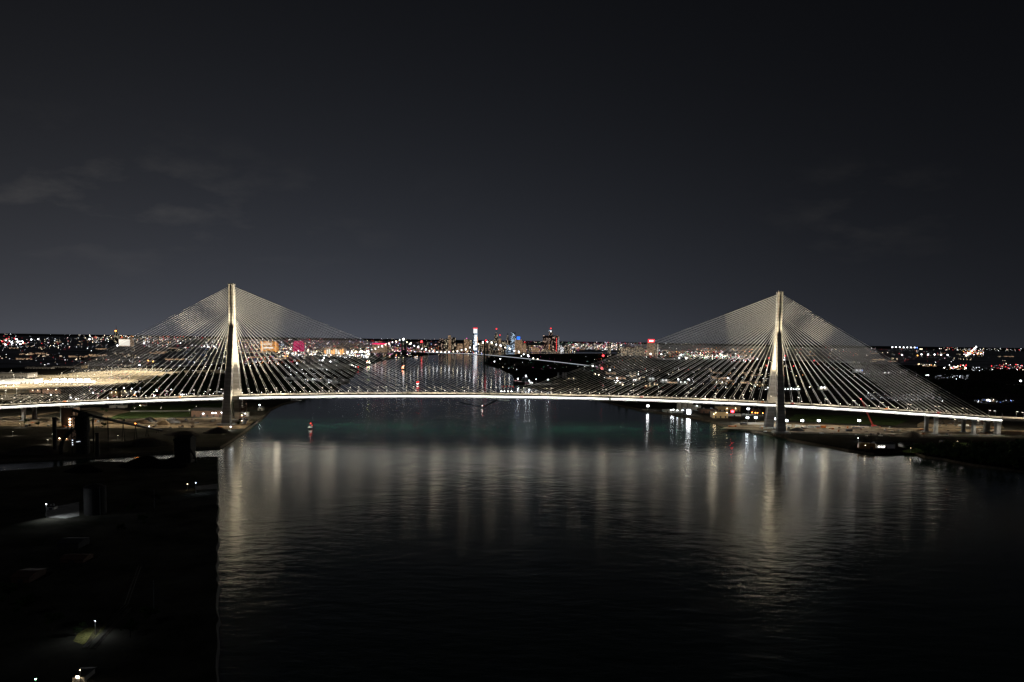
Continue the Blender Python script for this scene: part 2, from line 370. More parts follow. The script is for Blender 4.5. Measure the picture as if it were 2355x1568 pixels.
# light strips on the outer girder faces (housing and diffuser)
def strip(x0, x1, s):
    if x1-x0 < 1: return
    h = obj('strip_housing', sweep(x0, x1, [(s*18.42, 1.4), (s*18.42, -1.45), (s*18.62, -1.45), (s*18.62, 1.4)][::s], darksteel), B)
    obj('light_strip', only_face(sweep(x0+.3, x1-.3, [(s*18.63, .7), (s*18.63, -.7), (s*18.75, -.7), (s*18.75, .7)][::s], L_strip, 40.), L_strip, darksteel, lambda n: n.y*s > .7), h)
    obj('beam_lip', sweep(x0+.3, x1-.3, [(s*19.06, -.9), (s*19.06, -1.7), (s*19.10, -1.7), (s*19.10, -.9)][::s], darksteel, 40.), h)  # lip added to narrow the beam of the downlight
    obj('downlight', only_face(sweep(x0+.3, x1-.3, [(s*18.64, -.95), (s*18.64, -1.0), (s*19.04, -1.0), (s*19.04, -.95)][::s], L_down, 40.), L_down, darksteel, lambda n: n.z < -.7), h)
strip(-830, -446, -1); strip(-421.5, 150, -1); strip(153, 760, -1); strip(-830, -452, 1); strip(-424, 405, 1); strip(424, 760, 1)

# towers
def rrect(cx, cy, z, a, b_, c=.6):
    a /= 2; b_ /= 2
    return [(cx+x, cy+y, z) for x, y in ((-a+c,-b_),(a-c,-b_),(a,-b_+c),(a,b_-c),(a-c,b_),(-a+c,b_),(-a,b_-c),(-a,-b_+c))]
ZSPLIT = 154.
for X, lab in ((XT[0], None), (XT[1], None)):
    mb = MB()
    # mast: twin ribs with a recessed panel down each broad face
    for s in (-1, 1):
        mb.ring([rrect(X+s*2.6, 0, z, 2.9, 9.0, .35) for z in (ZSPLIT, 219.2)], mastc)
    mb.ring([rrect(X, 0, z, 2.4, 7.4, .1) for z in (ZSPLIT, 218.9)], mastc)
    tw = obj('tower', mb, B)
    mb = MB(); mb.ring([rrect(X, 0, z, 8.4, 9.4, .4) for z in (219.2, 220.)], darksteel)
    for q in (-2, 0, 2): mb.tube([(X+q, 0, 220), (X+q, 0, 222.4)], .12, steel)
    obj('tower_cap', mb, tw)
    for s in (-1, 1):
        rings = []
        for k in range(13):
            t = k/12; z = ZSPLIT+(3-ZSPLIT)*t
            y = s*(2.3+26.2*t); wx = 8.1+5.2*t**1.1; wy = 5.0+4.6*t
            rings.append(rrect(X, y, z, wx, wy, .55))
        obj('tower_leg', MB().ring(rings[::-1], mastc), tw)
        mb = MB(); mb.ring([rrect(X, s*28.5, z, 24-q, 22-q, 2) for z, q in ((1.5, 0), (3.6, 0), (5.2, 3))], concrete)
        obj('footing', mb, tw)
    mb = MB(); mb.ring([rrect(X, 0, z, 8.5, 9.1, .4) for z in (ZSPLIT-1.2, ZSPLIT+1.)], mastc); obj('collar', mb, tw)
# stay cables
def cables(X, s, n=27):
    xe = X+s*(424 if X*s < 0 else (371 if X < 0 else 338)); out = []
    for i in range(n):
        if X*s < 0: xd = X+s*(19+i*15.35)
        else:
            k1 = 13; a = 19+min(i, k1)*15.3; r = abs(xe-X)-6-(19+k1*15.3)
            xd = X+s*(a+max(0, i-k1)*r/(n-1-k1))
        zm = 153.5+i*(214.6-153.5)/(n-1)
        out.append((xd, zm, X+s*4.05))
    return out
def cable_mb(mb, xd, zm, xm, sy):
    a = Vector((xd, sy*17.4, zt(xd)+.2)); c = Vector((xm, sy*3.4, zm)); ln = (c-a).length
    pts = []
    for k in range(9):
        t = k/8; p = a.lerp(c, t); p.z -= ln*.010*4*t*(1-t)*.35; pts.append(p)
    mb.tube(pts, .23, sheath, 6)
    d = (pts[1]-a).normalized()
    mb.tube([a-d*.3, a+d*5.2], .30, darksteel, 6)
    return mb
near = []; far = MB()
for X in XT:
    for s in (-1, 1):
        for i, c in enumerate(cables(X, s)):
            near.append((i, c))
            cable_mb(far, *c, 1)
near.sort(key=lambda q: -q[0])
for i, c in near[:100]: obj('stay_cable', cable_mb(MB(), *c, -1), B)
for i, c in near[100:]: cable_mb(far, *c, -1)
tag(obj('stay_cables', far, B), kind='stuff')
# approach piers: fluted columns flaring under the deck
def pier(x, y, w=6., name='pier'):
    top = zs(x)-1.7; rings = []
    for k in range(9):
        t = k/8; fl_ = 1+.30*max(0, (t-.72)/.28)**2-.10*math.sin(math.pi*min(1, t*1.15))
        z = 2.0+(top-2.0)*t
        rings.append(rrect(x, y, z, w*fl_, w*.85, .9))
    mb = MB().ring(rings, concrete)
    mb.ring([rrect(x, y, z, w*1.7, w*1.5, .5) for z in (1.5, 3.4)], concrete)
    return obj(name, mb, B)
for x in (-822, -760, -699, 661, 720): 
    for y in (-13, 14): pier(x, y)
pier(757, -13, 8.5); pier(757, 14, 8.5)
# maintenance travellers slung under the girders
for x in (-333, -13):
    mb = MB(); z = zs(x)-5.6
    mb.box((x, -20, z), (17, 1.6, .5), white)
    for q in (-7.5, 7.5):
        mb.tube([(x+q, -20, z+.5), (x+q, -20, z+4.2)], .15, steel)
    mb.tube([(x-8, -20.6, z+1.6), (x+8, -20.6, z+1.6)], .1, steel)
    obj('maintenance_traveller', mb, B)
# right hand approach viaduct
V = thing('approach_viaduct', 'unlit concrete approach viaduct continuing right from the bridge end pier', 'bridge', (760, YB, 0))
mb = MB()
mb.ring([[(x, y, z) for y, z in ((-18.6, 27.6-x*.03), (-18.6, 25.2-x*.03), (18.6, 25.2-x*.03), (18.6, 27.6-x*.03))] for x in (2, 60, 130, 220)], deckc)
obj('deck', mb, V)
for s in (-1, 1):
    obj('parapet', MB().ring([[(x, s*18.3+q, 27.6-x*.03+h) for q, h in ((-.2, 1.2), (-.2, 0), (.2, 0), (.2, 1.2))] for x in (2, 60, 130, 220)], concrete), V)
    for x in (80, 150): obj('pier', MB().ring([rrect(x, s*12, z, 6, 5, .8) for z in (1.8, 25.1-x*.03)], concrete), V)
mb = MB(); mb.box((.3, -17, 27.), (3, 3, 1), darksteel); mb.tube([(.3, -18.2, 28), (.3, -18.2, 37)], .25, darksteel); obj('expansion_joint', mb, V)

# ------------------------------------------------------------------ lamps on the deck
def lamp_tree(name, hgt, glow, arm=2.2, head=(2.6, 1.5, .28), dirn=1):
    r = bpy.data.objects.new(name, None); COL.objects.link(r)
    mb = MB(); mb.tube([(0,0,0), (0,0,hgt*.5), (0,0,hgt)], [.17,.14,.1], pipec); mb.tube([(0,0,hgt-.1), (0, dirn*arm*.5, hgt+.35), (0, dirn*arm, hgt+.3)], .08, pipec)
    obj('pole', mb, r)
    mb = MB(); mb.box((0, dirn*arm, hgt+.1), (head[0]*.6, head[0], .22), pipec); h = obj('lamp_head', mb, r)
    mb = MB(); mb.lens((0, dirn*arm, hgt-.17), (head[0]*.55, head[0]*.95, .25), L_rim, glow, (0,)); obj('lens', mb, h)
    return r
XS_N = [-818+43.6*i for i in range(39) if abs(-818+43.6*i-XT[0]) > 9]
first = None
def side_word(x): return 'left of the left tower' if x < XT[0] else ('between the two towers' if x < XT[1] else 'right of the right tower')
cnt = {}
for row, sy, hh in (('near', -1, 11.5), ('far', 1, 10.5)):
    base = lamp_tree('deck_lamp', hh, L_deck, dirn=-sy*1.0)
    for i, x in enumerate(XS_N):
        if sy > 0: x = x+8
        if abs(x-XT[0]) < 8 or abs(x-XT[1]) < 8: x += 12
        o = base if i == 0 else copy_tree(base)
        o.location = (x, YB+sy*14.5, zt(x) if x < 758 else 27.6-.03*(x-760))
        sw = side_word(x); key = (row, sw); cnt[key] = cnt.get(key, 0)+1
        tag(o, f'lamp post on the {row} deck side {sw}, {ORD[cnt[key]-1]} from left', 'street lamp', 'lamp posts along the bridge deck')
# little marker lamps by the far cables
base = None; k = 0
for i in range(98):
    x = -800+i*15.4
    if any(abs(x-t) < 8 for t in XT): continue
    if base is None:
        base = bpy.data.objects.new('marker_lamp', None); COL.objects.link(base)
        obj('post', MB().tube([(0,0,0), (0,0,2.6)], .14, pipec), base); obj('globe', MB().ball((0,0,2.95), .34, L_small), base); o = base
    else: o = copy_tree(base)
    o.location = (x, YB+18.9, zt(x)+.6); 
    tag(o, 'short white marker lamp standing on the far parapet of the bridge deck', 'marker lamp', 'marker lamps on the far parapet')
# flood lights that wash the towers
k = 0
def flood(x, y, z, target, power, col, label, size=40):
    r = thing('deck_floodlight', label, 'floodlight', (x, y, z), 'floodlights washing the bridge towers')
    d = (Vector(target)-Vector((x, y, z))).normalized()
    mb = MB(); mb.tube([(0,0,-1.2), (0,0,.2)], .12, darksteel); mb.box((0, 0, -1.25), (.9, .9, .15), darksteel); obj('stand', mb, r)
    mb = MB(); mb.tube([-d*.5, d*.2], [.45, .6], darksteel, 10); obj('housing', mb, r)
    ld = bpy.data.lights.new('flood_beam', 'SPOT'); ld.energy = power; ld.color = col; ld.spot_size = rad(size); ld.spot_blend = 1.; ld.shadow_soft_size = .4
    lo = bpy.data.objects.new('flood_beam', ld); COL.objects.link(lo); lo.parent = r; lo.location = d*.4
    lo.rotation_euler = d.to_track_quat('-Z', 'Y').to_euler()
warm = (1., .86, .58)
for X, tw in ((XT[0], 'left'), (XT[1], 'right')):
    inn = 1 if X < 0 else -1
    for dirn, pw, sidew in ((inn, 1.0, 'midspan'), (-inn, .55, 'shore')):
        for sy, rw in ((-1, 'near'), (1, 'far')):
            x = X+dirn*62
            flood(x, YB+sy*16.2, zt(x)+1.3, (X+dirn*3, YB+sy*2, 186), 1.9e7*pw, warm, f'deck floodlight on the {rw} side aimed up the {tw} tower from its {sidew} side', 66)
for X, tw in ((XT[0], 'left'), (XT[1], 'right')):  # spots added to brighten the cables, in place of anchor uplights
    for s, sidew in ((1, 'right'), (-1, 'left')):
        for d_, o_ in ((150, 'inner'), (265, 'outer')):
            for sy, rw in ((-1, 'near'), (1, 'far')):
                x = X+s*d_; flood(x, YB+sy*16.4, zt(x)+1.3, (X+s*d_*.35, YB+sy*6, 165), 9.0e5, (1., .93, .82), f'{o_} added cable fill light on the {rw} deck edge {sidew} of the {tw} tower', 120)
# flags at midspan
for i, px in enumerate((1152.5, 1160.3, 1168.3, 1176)):
    p = AT(px, 905, YB+19.3); r = thing('flagpole', f'white flagpole with red and white flag on the far deck edge, {ORD[i]} of four', 'flag', (p.x, YB+19.3, zt(p.x)+.4), 'four flags at midspan')
    obj('pole', MB().tube([(0,0,0), (0,0,13.5)], [.16,.1], white), r)
    mb = MB(); vs = []; 
    for a in range(6):
        for c_ in range(2): vs.append((a*.75, .35*math.sin(a*1.3), 13.2-c_*2.6-a*.16))
    mb.add(vs, [(2*a, 2*a+2, 2*a+3, 2*a+1) for a in (0, 3, 4)], flagred); mb.add(vs, [(2*a, 2*a+2, 2*a+3, 2*a+1) for a in (1, 2)], white)
    obj('flag', mb, r)
    mb = MB(); mb.ball((0, -.3, 3.2), .7, L_small); obj('flag_light', mb, r)

# ------------------------------------------------------------------ suspension bridge upstream
m2 = surf('bridge_green_steel', (.10, .14, .13), .6, .2, .1)
TL = AT(928, 824, 4500); TR = AT(1117, 834, 4100); TL.z = TR.z = 0
SB = thing('suspension_bridge', 'distant dark suspension bridge strung with lamps across the river below the skyline', 'bridge', (0, 0, 0))
ax = (TR-TL).normalized(); pr = Vector((-ax.y, ax.x, 0))
def along(t, off=0., z=0.): return TL+(TR-TL)*t+pr*off+Vector((0, 0, z))
for T, nm in ((0., 'a'), (1., 'b')):
    mb = MB()
    for s in (-1, 1):
        mb.ring([[(along(T, s*11)+ax*a+pr*q+Vector((0, 0, z))) for a, q in ((-w,-w),(w,-w),(w,w),(-w,w))] for z, w in ((0, 4.2), (118, 2.6))], m2)
    for z in (52, 84, 114): mb.tube([along(T, -11, z), along(T, 11, z)], 1.6, m2, 4)
    for z0, z1 in ((56, 82), (86, 112)):
        mb.tube([along(T, -11, z0), along(T, 11, z1)], .9, m2, 4); mb.tube([along(T, 11, z0), along(T, -11, z1)], .9, m2, 4)
    t = obj('tower', mb, SB); mb = MB(); mb.ball(along(T, 0, 121), 5.0, L_far if T else PAL['w']); obj('beacon', mb, t)
def dz(t): return 46-18*(max(0, abs(t-.5)-.5))-8*(t-.5)**2
mb = MB(); ts = [-.75+i*.05 for i in range(72)]
mb.ring([[along(t, q, dz(t)+h) for q, h in ((-9, 1.5), (-9, -3), (9, -3), (9, 1.5))] for t in ts], m2)
obj('deck', mb, SB)
lit = lamp('bridge_rail_glow', (.9, .95, 1.), .7, False)
obj('deck_light_line', MB().ring([[along(t, -9.4+q, dz(t)+h) for q, h in ((-.3, 2.6), (-.3, .8), (.3, .8), (.3, 2.6))] for t in ts if t > .3 and t < 2.2], lit), SB)
def cz(t):
    if 0 <= t <= 1: return 50+68*(2*t-1)**2
    e = -t if t < 0 else t-1
    return 118-(118-dz(t))*min(1, e/.55)
for s in (-1, 1):
    mb = MB(); mb.tube([along(-.55+i*.05, s*10, cz(-.55+i*.05)) for i in range(43)], .6, m2, 5)
    for i in range(44):
        t = -.5+i*.046; mb.tube([along(t, s*10, dz(t)), along(t, s*10, cz(t))], .15, m2, 3)
    cb_ = obj('main_cable', mb, SB)
    for i in range(43):
        t = -.52+i*.0484+(0.02 if s > 0 else 0)
        if s > 0 and i % 2: continue
        mb = MB(); mb.octa(along(t, s*10, cz(t)+1), 3.6, PAL['w' if i % 3 else 'y']); obj('lamp', mb, cb_)
for t in (1.25, 1.5, 1.75, 2.0, 2.3, -.3, -.55): 
    mb = MB(); mb.ring([[along(t, q, z) + ax*a for a, q in ((-1.5, -7), (1.5, -7), (1.5, 7), (-1.5, 7))] for z in (0, dz(t)-3)], m2); obj('pier', mb, SB)

# ------------------------------------------------------------------ skyline
BW = {
 'dark': windows('dark_office_facade', (.05, .05, .055), (1, .85, .6), 2.2, .10),
 'mid': windows('office_facade', (.12, .11, .10), (1, .8, .55), 1.7, .15),
 'tan': windows('flood_glow_stone_facade', (.35, .28, .2), (1, .64, .38), .85, .5),  # dense glowing windows stand in for floodlight on the stone
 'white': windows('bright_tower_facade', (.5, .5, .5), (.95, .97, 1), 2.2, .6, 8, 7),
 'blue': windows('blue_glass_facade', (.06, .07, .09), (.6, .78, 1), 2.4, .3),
 'gold': windows('gold_lit_facade', (.5, .32, .15), (1, .42, .10), 1.3, .72, 6, 6),  # orange window glow stands in for a floodlit front
 'mag': windows('magenta_lit_facade', (.4, .05, .15), (1, .04, .22), 1.1, .8, 7, 6),  # magenta window glow stands in for coloured floodlight
 'glassd': windows('dark_glass_facade', (.035, .03, .035), (1, .7, .55), 1.6, .09),
}
def bld(name, label, px0, px1, ytop, Y, mat, depth=None, roof=None, extra=None, group=None, ybase=None):
    a = AT(px0, ytop, Y); c = AT(px1, ytop, Y); w = abs(c.x-a.x); x = (a.x+c.x)/2; h = a.z if ybase is None else a.z
    dp = depth or w*.9
    r = thing(name, label, 'building', (x, Y+dp/2, ZL), group)
    mb = MB(); mb.box((0, 0, 0), (w, dp, h*.86), mat); mb.box((0, 0, h*.86+.3), (w*.84, dp*.84, h*.14-.3), mat)
    obj('wall', mb, r)
    mb = MB(); mb.box((w*.1, 0, h), (w*.3, dp*.3, max(3, h*.04)), roofm); mb.box((0, 0, h*.86), (w*1.01, dp*1.01, .28), roofm); obj('roof', mb, r)
    if extra: extra(r, w, dp, h)
    return r
def antenna(col, hgt, size=5.):
    def f(r, w, d, h):
        a = obj('antenna', MB().tube([(0, 0, h), (0, 0, h+hgt)], [1.2, .5], darksteel), r); obj('beacon', MB().ball((0, 0, h+hgt), size, col), a)
    return f
def topsign(mat, th, dz_=0, over=1.02):
    def f(r, w, d, h): mb = MB(); mb.box((0, -d/2-1, h-th-dz_), (w*over, 1.4, th), mat); obj('sign', mb, r)
    return f
def steps(r, w, d, h):
    mb = MB(); mb.box((0, 0, h), (w*.6, d*.6, h*.12), BW['mid']); mb.box((0, 0, h*1.12), (w*.35, d*.35, h*.12), BW['mid']); obj('setback', mb, r)
white_glow = lamp('white_screen_glow', (.97, .98, 1), 1.25, False); red_glow = lamp('red_sign_glow', (1, .03, .04), 2.5, False)
mag_glow = lamp('magenta_roof_glow', (1, .03, .16), 1.3, False); blue_glow = lamp('blue_crown_glow', (.02, .16, 1), 2, False)
or_glow = lamp('orange_sign_glow', (1, .45, .14), 1.6, False); wht2 = lamp('pale_sign_glow', (1, .93, .8), 1.1, False)
redw = lamp('red_white_sign_glow', (1, .75, .72), 4, False)
def hud(r, w, d, h):
    mb = MB()
    for z0, z1, q in ((.80, .985, 0), (.44, .72, .12), (.22, .42, .2), (.06, .16, 0)):
        mb.box((w*q, -d/2-1.2, h*z0), (w*(.9-q*2), 1.2, h*(z1-z0)), white_glow)
    obj('screen', mb, r)
    obj('cornice_light', MB().box((0, -d/2-1.3, h), (w*1.05, 1.5, h*.03), red_glow), r)
    obj('side_light', MB().box((w*.53, -d/2, h*.36), (2.5, 2.5, h*.28), or_glow), r)
bld('skyscraper', 'brightest white lit skyscraper with red top edge standing above the left of the skyline', 1088.6, 1098, 756, 7200, BW['blue'], extra=hud)
bld('skyscraper', 'stepped dark stone skyscraper topped by a tall mast with a red ball', 1137, 1146, 770, 7300, BW['mid'], extra=lambda r, w, d, h: (steps(r, w, d, h*.9), antenna(L_far, h*.30, 7)(r, w, d, h*1.05)))
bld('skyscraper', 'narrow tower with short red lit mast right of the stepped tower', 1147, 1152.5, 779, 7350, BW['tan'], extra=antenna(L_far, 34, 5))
bld('skyscraper', 'slim dark tower with pointed roof in the middle of the downtown cluster', 1165, 1170, 775, 7300, BW['mid'], extra=steps)
def spires(r, w, d, h):
    mb = MB()
    for a in (-.4, 0, .4):
        for q in (-.4, .4): mb.box((a*w, q*d, h), (w*.16, d*.16, h*.09), BW['blue'], 0, .2)
    obj('spire', mb, r)
bld('skyscraper', 'blue glass skyscraper with cluster of pointed gable spires on top', 1175, 1186, 767, 7400, BW['blue'], extra=spires)
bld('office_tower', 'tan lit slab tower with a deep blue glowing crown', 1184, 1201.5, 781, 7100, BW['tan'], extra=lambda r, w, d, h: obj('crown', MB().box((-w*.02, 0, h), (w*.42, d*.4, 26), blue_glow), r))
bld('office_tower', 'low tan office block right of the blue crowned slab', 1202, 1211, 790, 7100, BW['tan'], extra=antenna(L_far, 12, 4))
bld('office_tower', 'wide dark slab block left of downtown facing the bridge', 1009, 1020.5, 779.5, 6700, BW['glassd'])
bld('office_tower', 'second dark slab block with a blank wall beside the pale shaft', 1021, 1031, 780, 6750, BW['dark'])
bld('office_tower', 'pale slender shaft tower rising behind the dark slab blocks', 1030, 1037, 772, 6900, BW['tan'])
bld('office_tower', 'office block with many lit rooms right of the pale shaft tower', 1038, 1048, 777, 6800, BW['mid'])
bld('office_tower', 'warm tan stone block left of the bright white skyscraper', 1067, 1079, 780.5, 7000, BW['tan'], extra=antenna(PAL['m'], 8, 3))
bld('office_tower', 'narrow dim tower between the tan block and the white skyscraper', 1080, 1085, 783, 7100, BW['mid'])
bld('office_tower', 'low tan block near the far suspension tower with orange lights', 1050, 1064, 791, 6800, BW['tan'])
bld('office_tower', 'dark block left of the slabs with a red glowing round sign', 965, 974, 789, 6500, BW['mid'], extra=lambda r, w, d, h: obj('sign', MB().ball((0, -d/2, h+12), 9, PAL['r']), r))
bld('office_tower', 'dark round topped block behind the suspension bridge span', 976, 984, 787, 6600, BW['dark'])
bld('office_tower', 'tall dark slab behind the left suspension tower', 923, 934, 779, 6900, BW['dark'])
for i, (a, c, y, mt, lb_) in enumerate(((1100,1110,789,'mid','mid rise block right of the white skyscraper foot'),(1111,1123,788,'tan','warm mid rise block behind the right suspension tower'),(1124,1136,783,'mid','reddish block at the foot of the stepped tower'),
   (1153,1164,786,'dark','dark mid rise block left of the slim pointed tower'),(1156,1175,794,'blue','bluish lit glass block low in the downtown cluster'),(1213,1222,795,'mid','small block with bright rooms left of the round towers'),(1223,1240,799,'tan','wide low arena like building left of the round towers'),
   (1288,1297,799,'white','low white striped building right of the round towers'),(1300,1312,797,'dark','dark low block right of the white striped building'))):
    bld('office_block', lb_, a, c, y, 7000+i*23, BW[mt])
# round glass towers by the river
RCX = AT(1266, 800, 7150); r = thing('round_tower_complex', 'cluster of round dark glass towers around a tall cylinder with white lit top', 'building', (RCX.x, 7150, ZL))
sc = 7150/FPX
def cyl(dx, rr, top, dy, mat, nm):
    h = AT(1266+dx, top, 7150+dy).z-ZL
    mb = MB(); mb.lathe((dx*sc, dy, 0), [(rr*sc, 0), (rr*sc, h*.97), (rr*sc*.9, h*.975), (rr*sc*.9, h)], mat, 20); return obj(nm, mb, r), h
o, h = cyl(0, 4.6, 761, 0, BW['glassd'], 'central_tower')
obj('crown', MB().lathe((0, 0, h), [(4.4*sc, 0), (4.4*sc, 6), (3*sc, 7)], BW['blue']), o); obj('crown_sign', MB().ball((0, -4.7*sc, h-4), 8, white_glow), o)
a = obj('mast', MB().tube([(0, 0, h), (0, 0, h+20)], 1.2, darksteel), o); obj('beacon', MB().ball((0, 0, h+24), 6, L_far), a)
for dx, dy in ((-13.5, -15), (-9.2, 25), (9.4, 25), (14.5, -15)): cyl(dx, 4.7, 771.5, dy, BW['glassd'], 'outer_tower')
mb = MB(); mb.box((12.5*sc, -70, 10), (2, 3, 125), red_glow); obj('light_line', mb, r)
mb = MB(); mb.box((17.6*sc, -70, 10), (1.6, 3, 120), PAL['d']); mb.box((-3.6*sc, -60, 10), (1.6, 3, 70), or_glow); obj('light_line', mb, r)
mb = MB(); mb.box((0, -10, 0), (44*sc, 110, 26), BW['mid']); obj('podium', mb, r)
# other landmarks
bld('hotel_tower', 'tan hotel block crowned by a glowing red and white sign, right of centre', 1490.5, 1505, 786, 6200, BW['tan'], extra=lambda r, w, d, h: (obj('sign', MB().box((0, -d/2-1.4, h+1), (w*.62, 1.2, 10), redw), r), obj('sign_frame', MB().box((0, -d/2-.6, h-7), (w*1.02, 1.0, 26), red_glow), r)))
bld('apartment_block', 'narrow block with a bright lit edge right of the red sign hotel', 1506, 1513.5, 791, 6200, BW['mid'], extra=lambda r, w, d, h: obj('edge_light', MB().box((w*.45, -d/2-1, 8), (3, 1, h-14), wht2), r))
bld('apartment_block', 'dark unlit slab left of the low row by the red sign hotel', 1420, 1427, 793.5, 6300, BW['dark'])
for i, (a, c, y, lb_) in enumerate(((1399,1406,788.5,'thin cluster block on the horizon right of the round towers'),(1430,1445,799,'low pale lit block left of the red sign hotel'),(1447,1463,799,'low row of lit shops left of the red sign hotel'),(1465,1482,797,'brick row with warm windows beside the red sign hotel'))):
    bld('apartment_block', lb_, a, c, y, 6250+i*30, BW['mid' if i else 'dark'])
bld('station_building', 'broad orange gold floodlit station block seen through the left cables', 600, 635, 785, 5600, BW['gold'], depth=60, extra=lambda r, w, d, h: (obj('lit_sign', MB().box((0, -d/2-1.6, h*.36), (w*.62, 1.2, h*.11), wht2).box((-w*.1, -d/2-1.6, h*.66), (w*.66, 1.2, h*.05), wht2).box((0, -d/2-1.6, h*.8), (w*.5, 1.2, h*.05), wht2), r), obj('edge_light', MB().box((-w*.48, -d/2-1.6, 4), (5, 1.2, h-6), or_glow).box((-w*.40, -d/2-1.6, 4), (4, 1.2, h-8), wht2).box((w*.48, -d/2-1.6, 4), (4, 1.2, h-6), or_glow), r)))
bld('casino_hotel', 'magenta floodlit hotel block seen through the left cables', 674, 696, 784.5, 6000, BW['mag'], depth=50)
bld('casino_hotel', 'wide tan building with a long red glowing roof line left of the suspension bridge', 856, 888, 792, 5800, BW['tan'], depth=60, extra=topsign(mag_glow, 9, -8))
bld('casino_hotel', 'low tan hall with a row of white and orange glowing panels under the cables', 744, 792, 799, 5200, BW['tan'], depth=60, extra=lambda r, w, d, h: [obj('glowing_panel', MB().box((-w*.42+i*w*.105, -d/2-1.5, h*.1), (w*.07, 1.2, h*(.5+.3*((i*7) % 3)/3)), (or_glow, wht2, wht2, or_glow)[i % 4]), r) for i in range(9)])
bld('arena', 'white glowing wide hall on the horizon left of the bridge tower', 273, 299, 779, 7000, BW['tan'], depth=70, extra=lambda r, w, d, h: obj('glowing_front', MB().box((0, -d/2-1.5, h*.1), (w*.96, 1.2, h*.8), wht2), r))
def pyr(r, w, d, h):
    mb = MB(); mb.box((0, 0, h), (w*.55, d*.55, 40), BW['dark'], 0, .75); obj('setback', mb, r)
    mb = MB(); mb.box((0, 0, h+40), (w*.42, d*.42, 34), surf('pyramid_roof', (.3, .06, .03), .7), 0, .08); q = obj('pyramid_roof', mb, r)
    obj('roof_light', MB().box((0, -w*.2, h+42), (w*.3, 2, 12), PAL['o']), q); obj('spire', MB().tube([(0, 0, h+74), (0, 0, h+106)], 1.5, darksteel), q)
bld('skyscraper', 'lone dark tower with small red lit pyramid roof on the left horizon', 258, 271, 771, 8500, BW['dark'], extra=pyr)

# ------------------------------------------------------------------ city lights
pts = []
def lights(x0, x1, y0, y1, n, pal, sz=1., slope=True):
    for i in range(int(n*2.3)):
        px = random.uniform(x0, x1); py = random.uniform(y0, y1)
        if y1-y0 > 4: py = y0+round((py-y0)/2.3)*2.3+random.gauss(0, .22)
        if slope: py += (px-(x0+x1)/2)*RHO
        p = G(px, py, 6.)
        if p.y > 26500 or p.y < 0: continue
        pts.append((p, random.choice(pal), sz*(.42+.85*random.random()**2.6)))
def dots(lst, c='w', sz=1.6):
    for x, y in lst: pts.append((G(x, y, 7.), c, sz))
# left horizon and suburbs
lights(0, 380, 766, 771, 40, 'wwydd', .6); lights(0, 250, 774, 800, 70, 'wwyrdd', .8); lights(200, 420, 772, 788, 95, 'wwyyyor', 1.); lights(0, 60, 783, 793, 18, 'wywr', 1.5)
lights(0, 420, 795, 835, 42, 'wwdrd', .7); lights(80, 420, 827, 842, 26, 'wwyrd', .9); lights(330, 530, 772, 800, 80, 'wwyrmdw', .9); lights(420, 530, 796, 836, 45, 'wwydb', .9)
lights(380, 530, 838, 866, 40, 'wydd', .8)
dots([(38,786),(72,787),(13,798.5),(47,797),(331,795),(206,786),(88,786),(270,800)], 'w', 2.4); dots([(352,835),(341,833)], 'o', 2.2); dots([(321,844)], 'w', 2.6)
dots([(415,793),(470,800),(478,801),(492,800)], 'w', 1.8)
# dense town behind the left cables up to the suspension bridge
lights(545, 900, 781, 797, 170, 'wwwyyrrmob', .85); lights(545, 850, 795, 815, 190, 'wwwyyyorrm', .95); lights(640, 850, 808, 820, 80, 'wwwyyy', 1.5); lights(545, 720, 818, 835, 60, 'wworryb', 1.)
lights(780, 850, 808, 822, 26, 'wwyw', 2.3); lights(850, 1010, 785, 812, 120, 'wwrrymmob', .9); lights(860, 960, 803, 822, 40, 'wyyom', 1.2)
lights(900, 1110, 800, 812, 110, 'wwyorymb', .85); lights(690, 1000, 776, 781, 40, 'wddym', .5)
dots([(683,840),(742,833),(745,828),(760,836),(843,826)], 'w', 2.6)
lights(560, 640, 832, 842, 18, 'wwo', 1.); dots([(655,823),(661,823)], 'o', 2.2)
# downtown waterfront
lights(1110, 1330, 795, 807, 230, 'wwwyyommb', .85); lights(1200, 1480, 786, 790, 60, 'wgmyrd', .55); lights(1300, 1430, 791, 803, 90, 'wwwyyr', 1.); lights(1380, 1500, 788, 806, 110, 'wwyrbmd', .7)
lights(1500, 1640, 790, 815, 70, 'wyyrdd', .7)
# right bank
lights(1120, 1420, 818, 850, 40, 'wdgmyd', .7); lights(1370, 1480, 812, 850, 40, 'wyrod', .8); dots([(1199,822),(1137,834),(1150,828)], 'w', 1.8)
lights(1480, 1680, 806, 826, 110, 'wwyyorr', .95); lights(1600, 1740, 800, 812, 50, 'yoowr', .9); lights(1560, 1700, 815, 824, 70, 'wwwygy', 1.3); lights(1680, 1740, 818, 832, 40, 'wwwrr', 1.1)
dots([(1496,819),(1521,820),(1567,821),(1562,828),(1578,829)], 'w', 2.6); dots([(1387,827),(1384,855)], 'r', 4.2)
lights(1380, 1780, 845, 895, 90, 'wyydrw', .9); dots([(1420,879),(1467,864),(1560,876),(1583,876),(1674,873),(1419,873),(1560,880),(1402,855),(1363,846)], 'w', 2.7); dots([(1369,862),(1432,886),(1457,886),(1459,865),(1377,864)], 'y', 2.0)
lights(1640, 1780, 860, 900, 34, 'wyyod', 1.); lights(1740, 2000, 800, 870, 70, 'wrydod', .9); dots([(1803,830),(1742,829),(1763,852),(1804,825)], 'w', 1.6); dots([(1825,845),(1872,833),(1806,822),(1768,827),(1763,844)], 'r', 2.0)
lights(1830, 2040, 800, 820, 40, 'wwrydr', .8); dots([(x, 896) for x in (1806,1812,1819,1825,1831,1838)], 'w', 1.8); dots([(1889,893.5),(1896,893.5)], 'w', 2.4); dots([(1862,891),(1836,890)], 'y', 1.8)
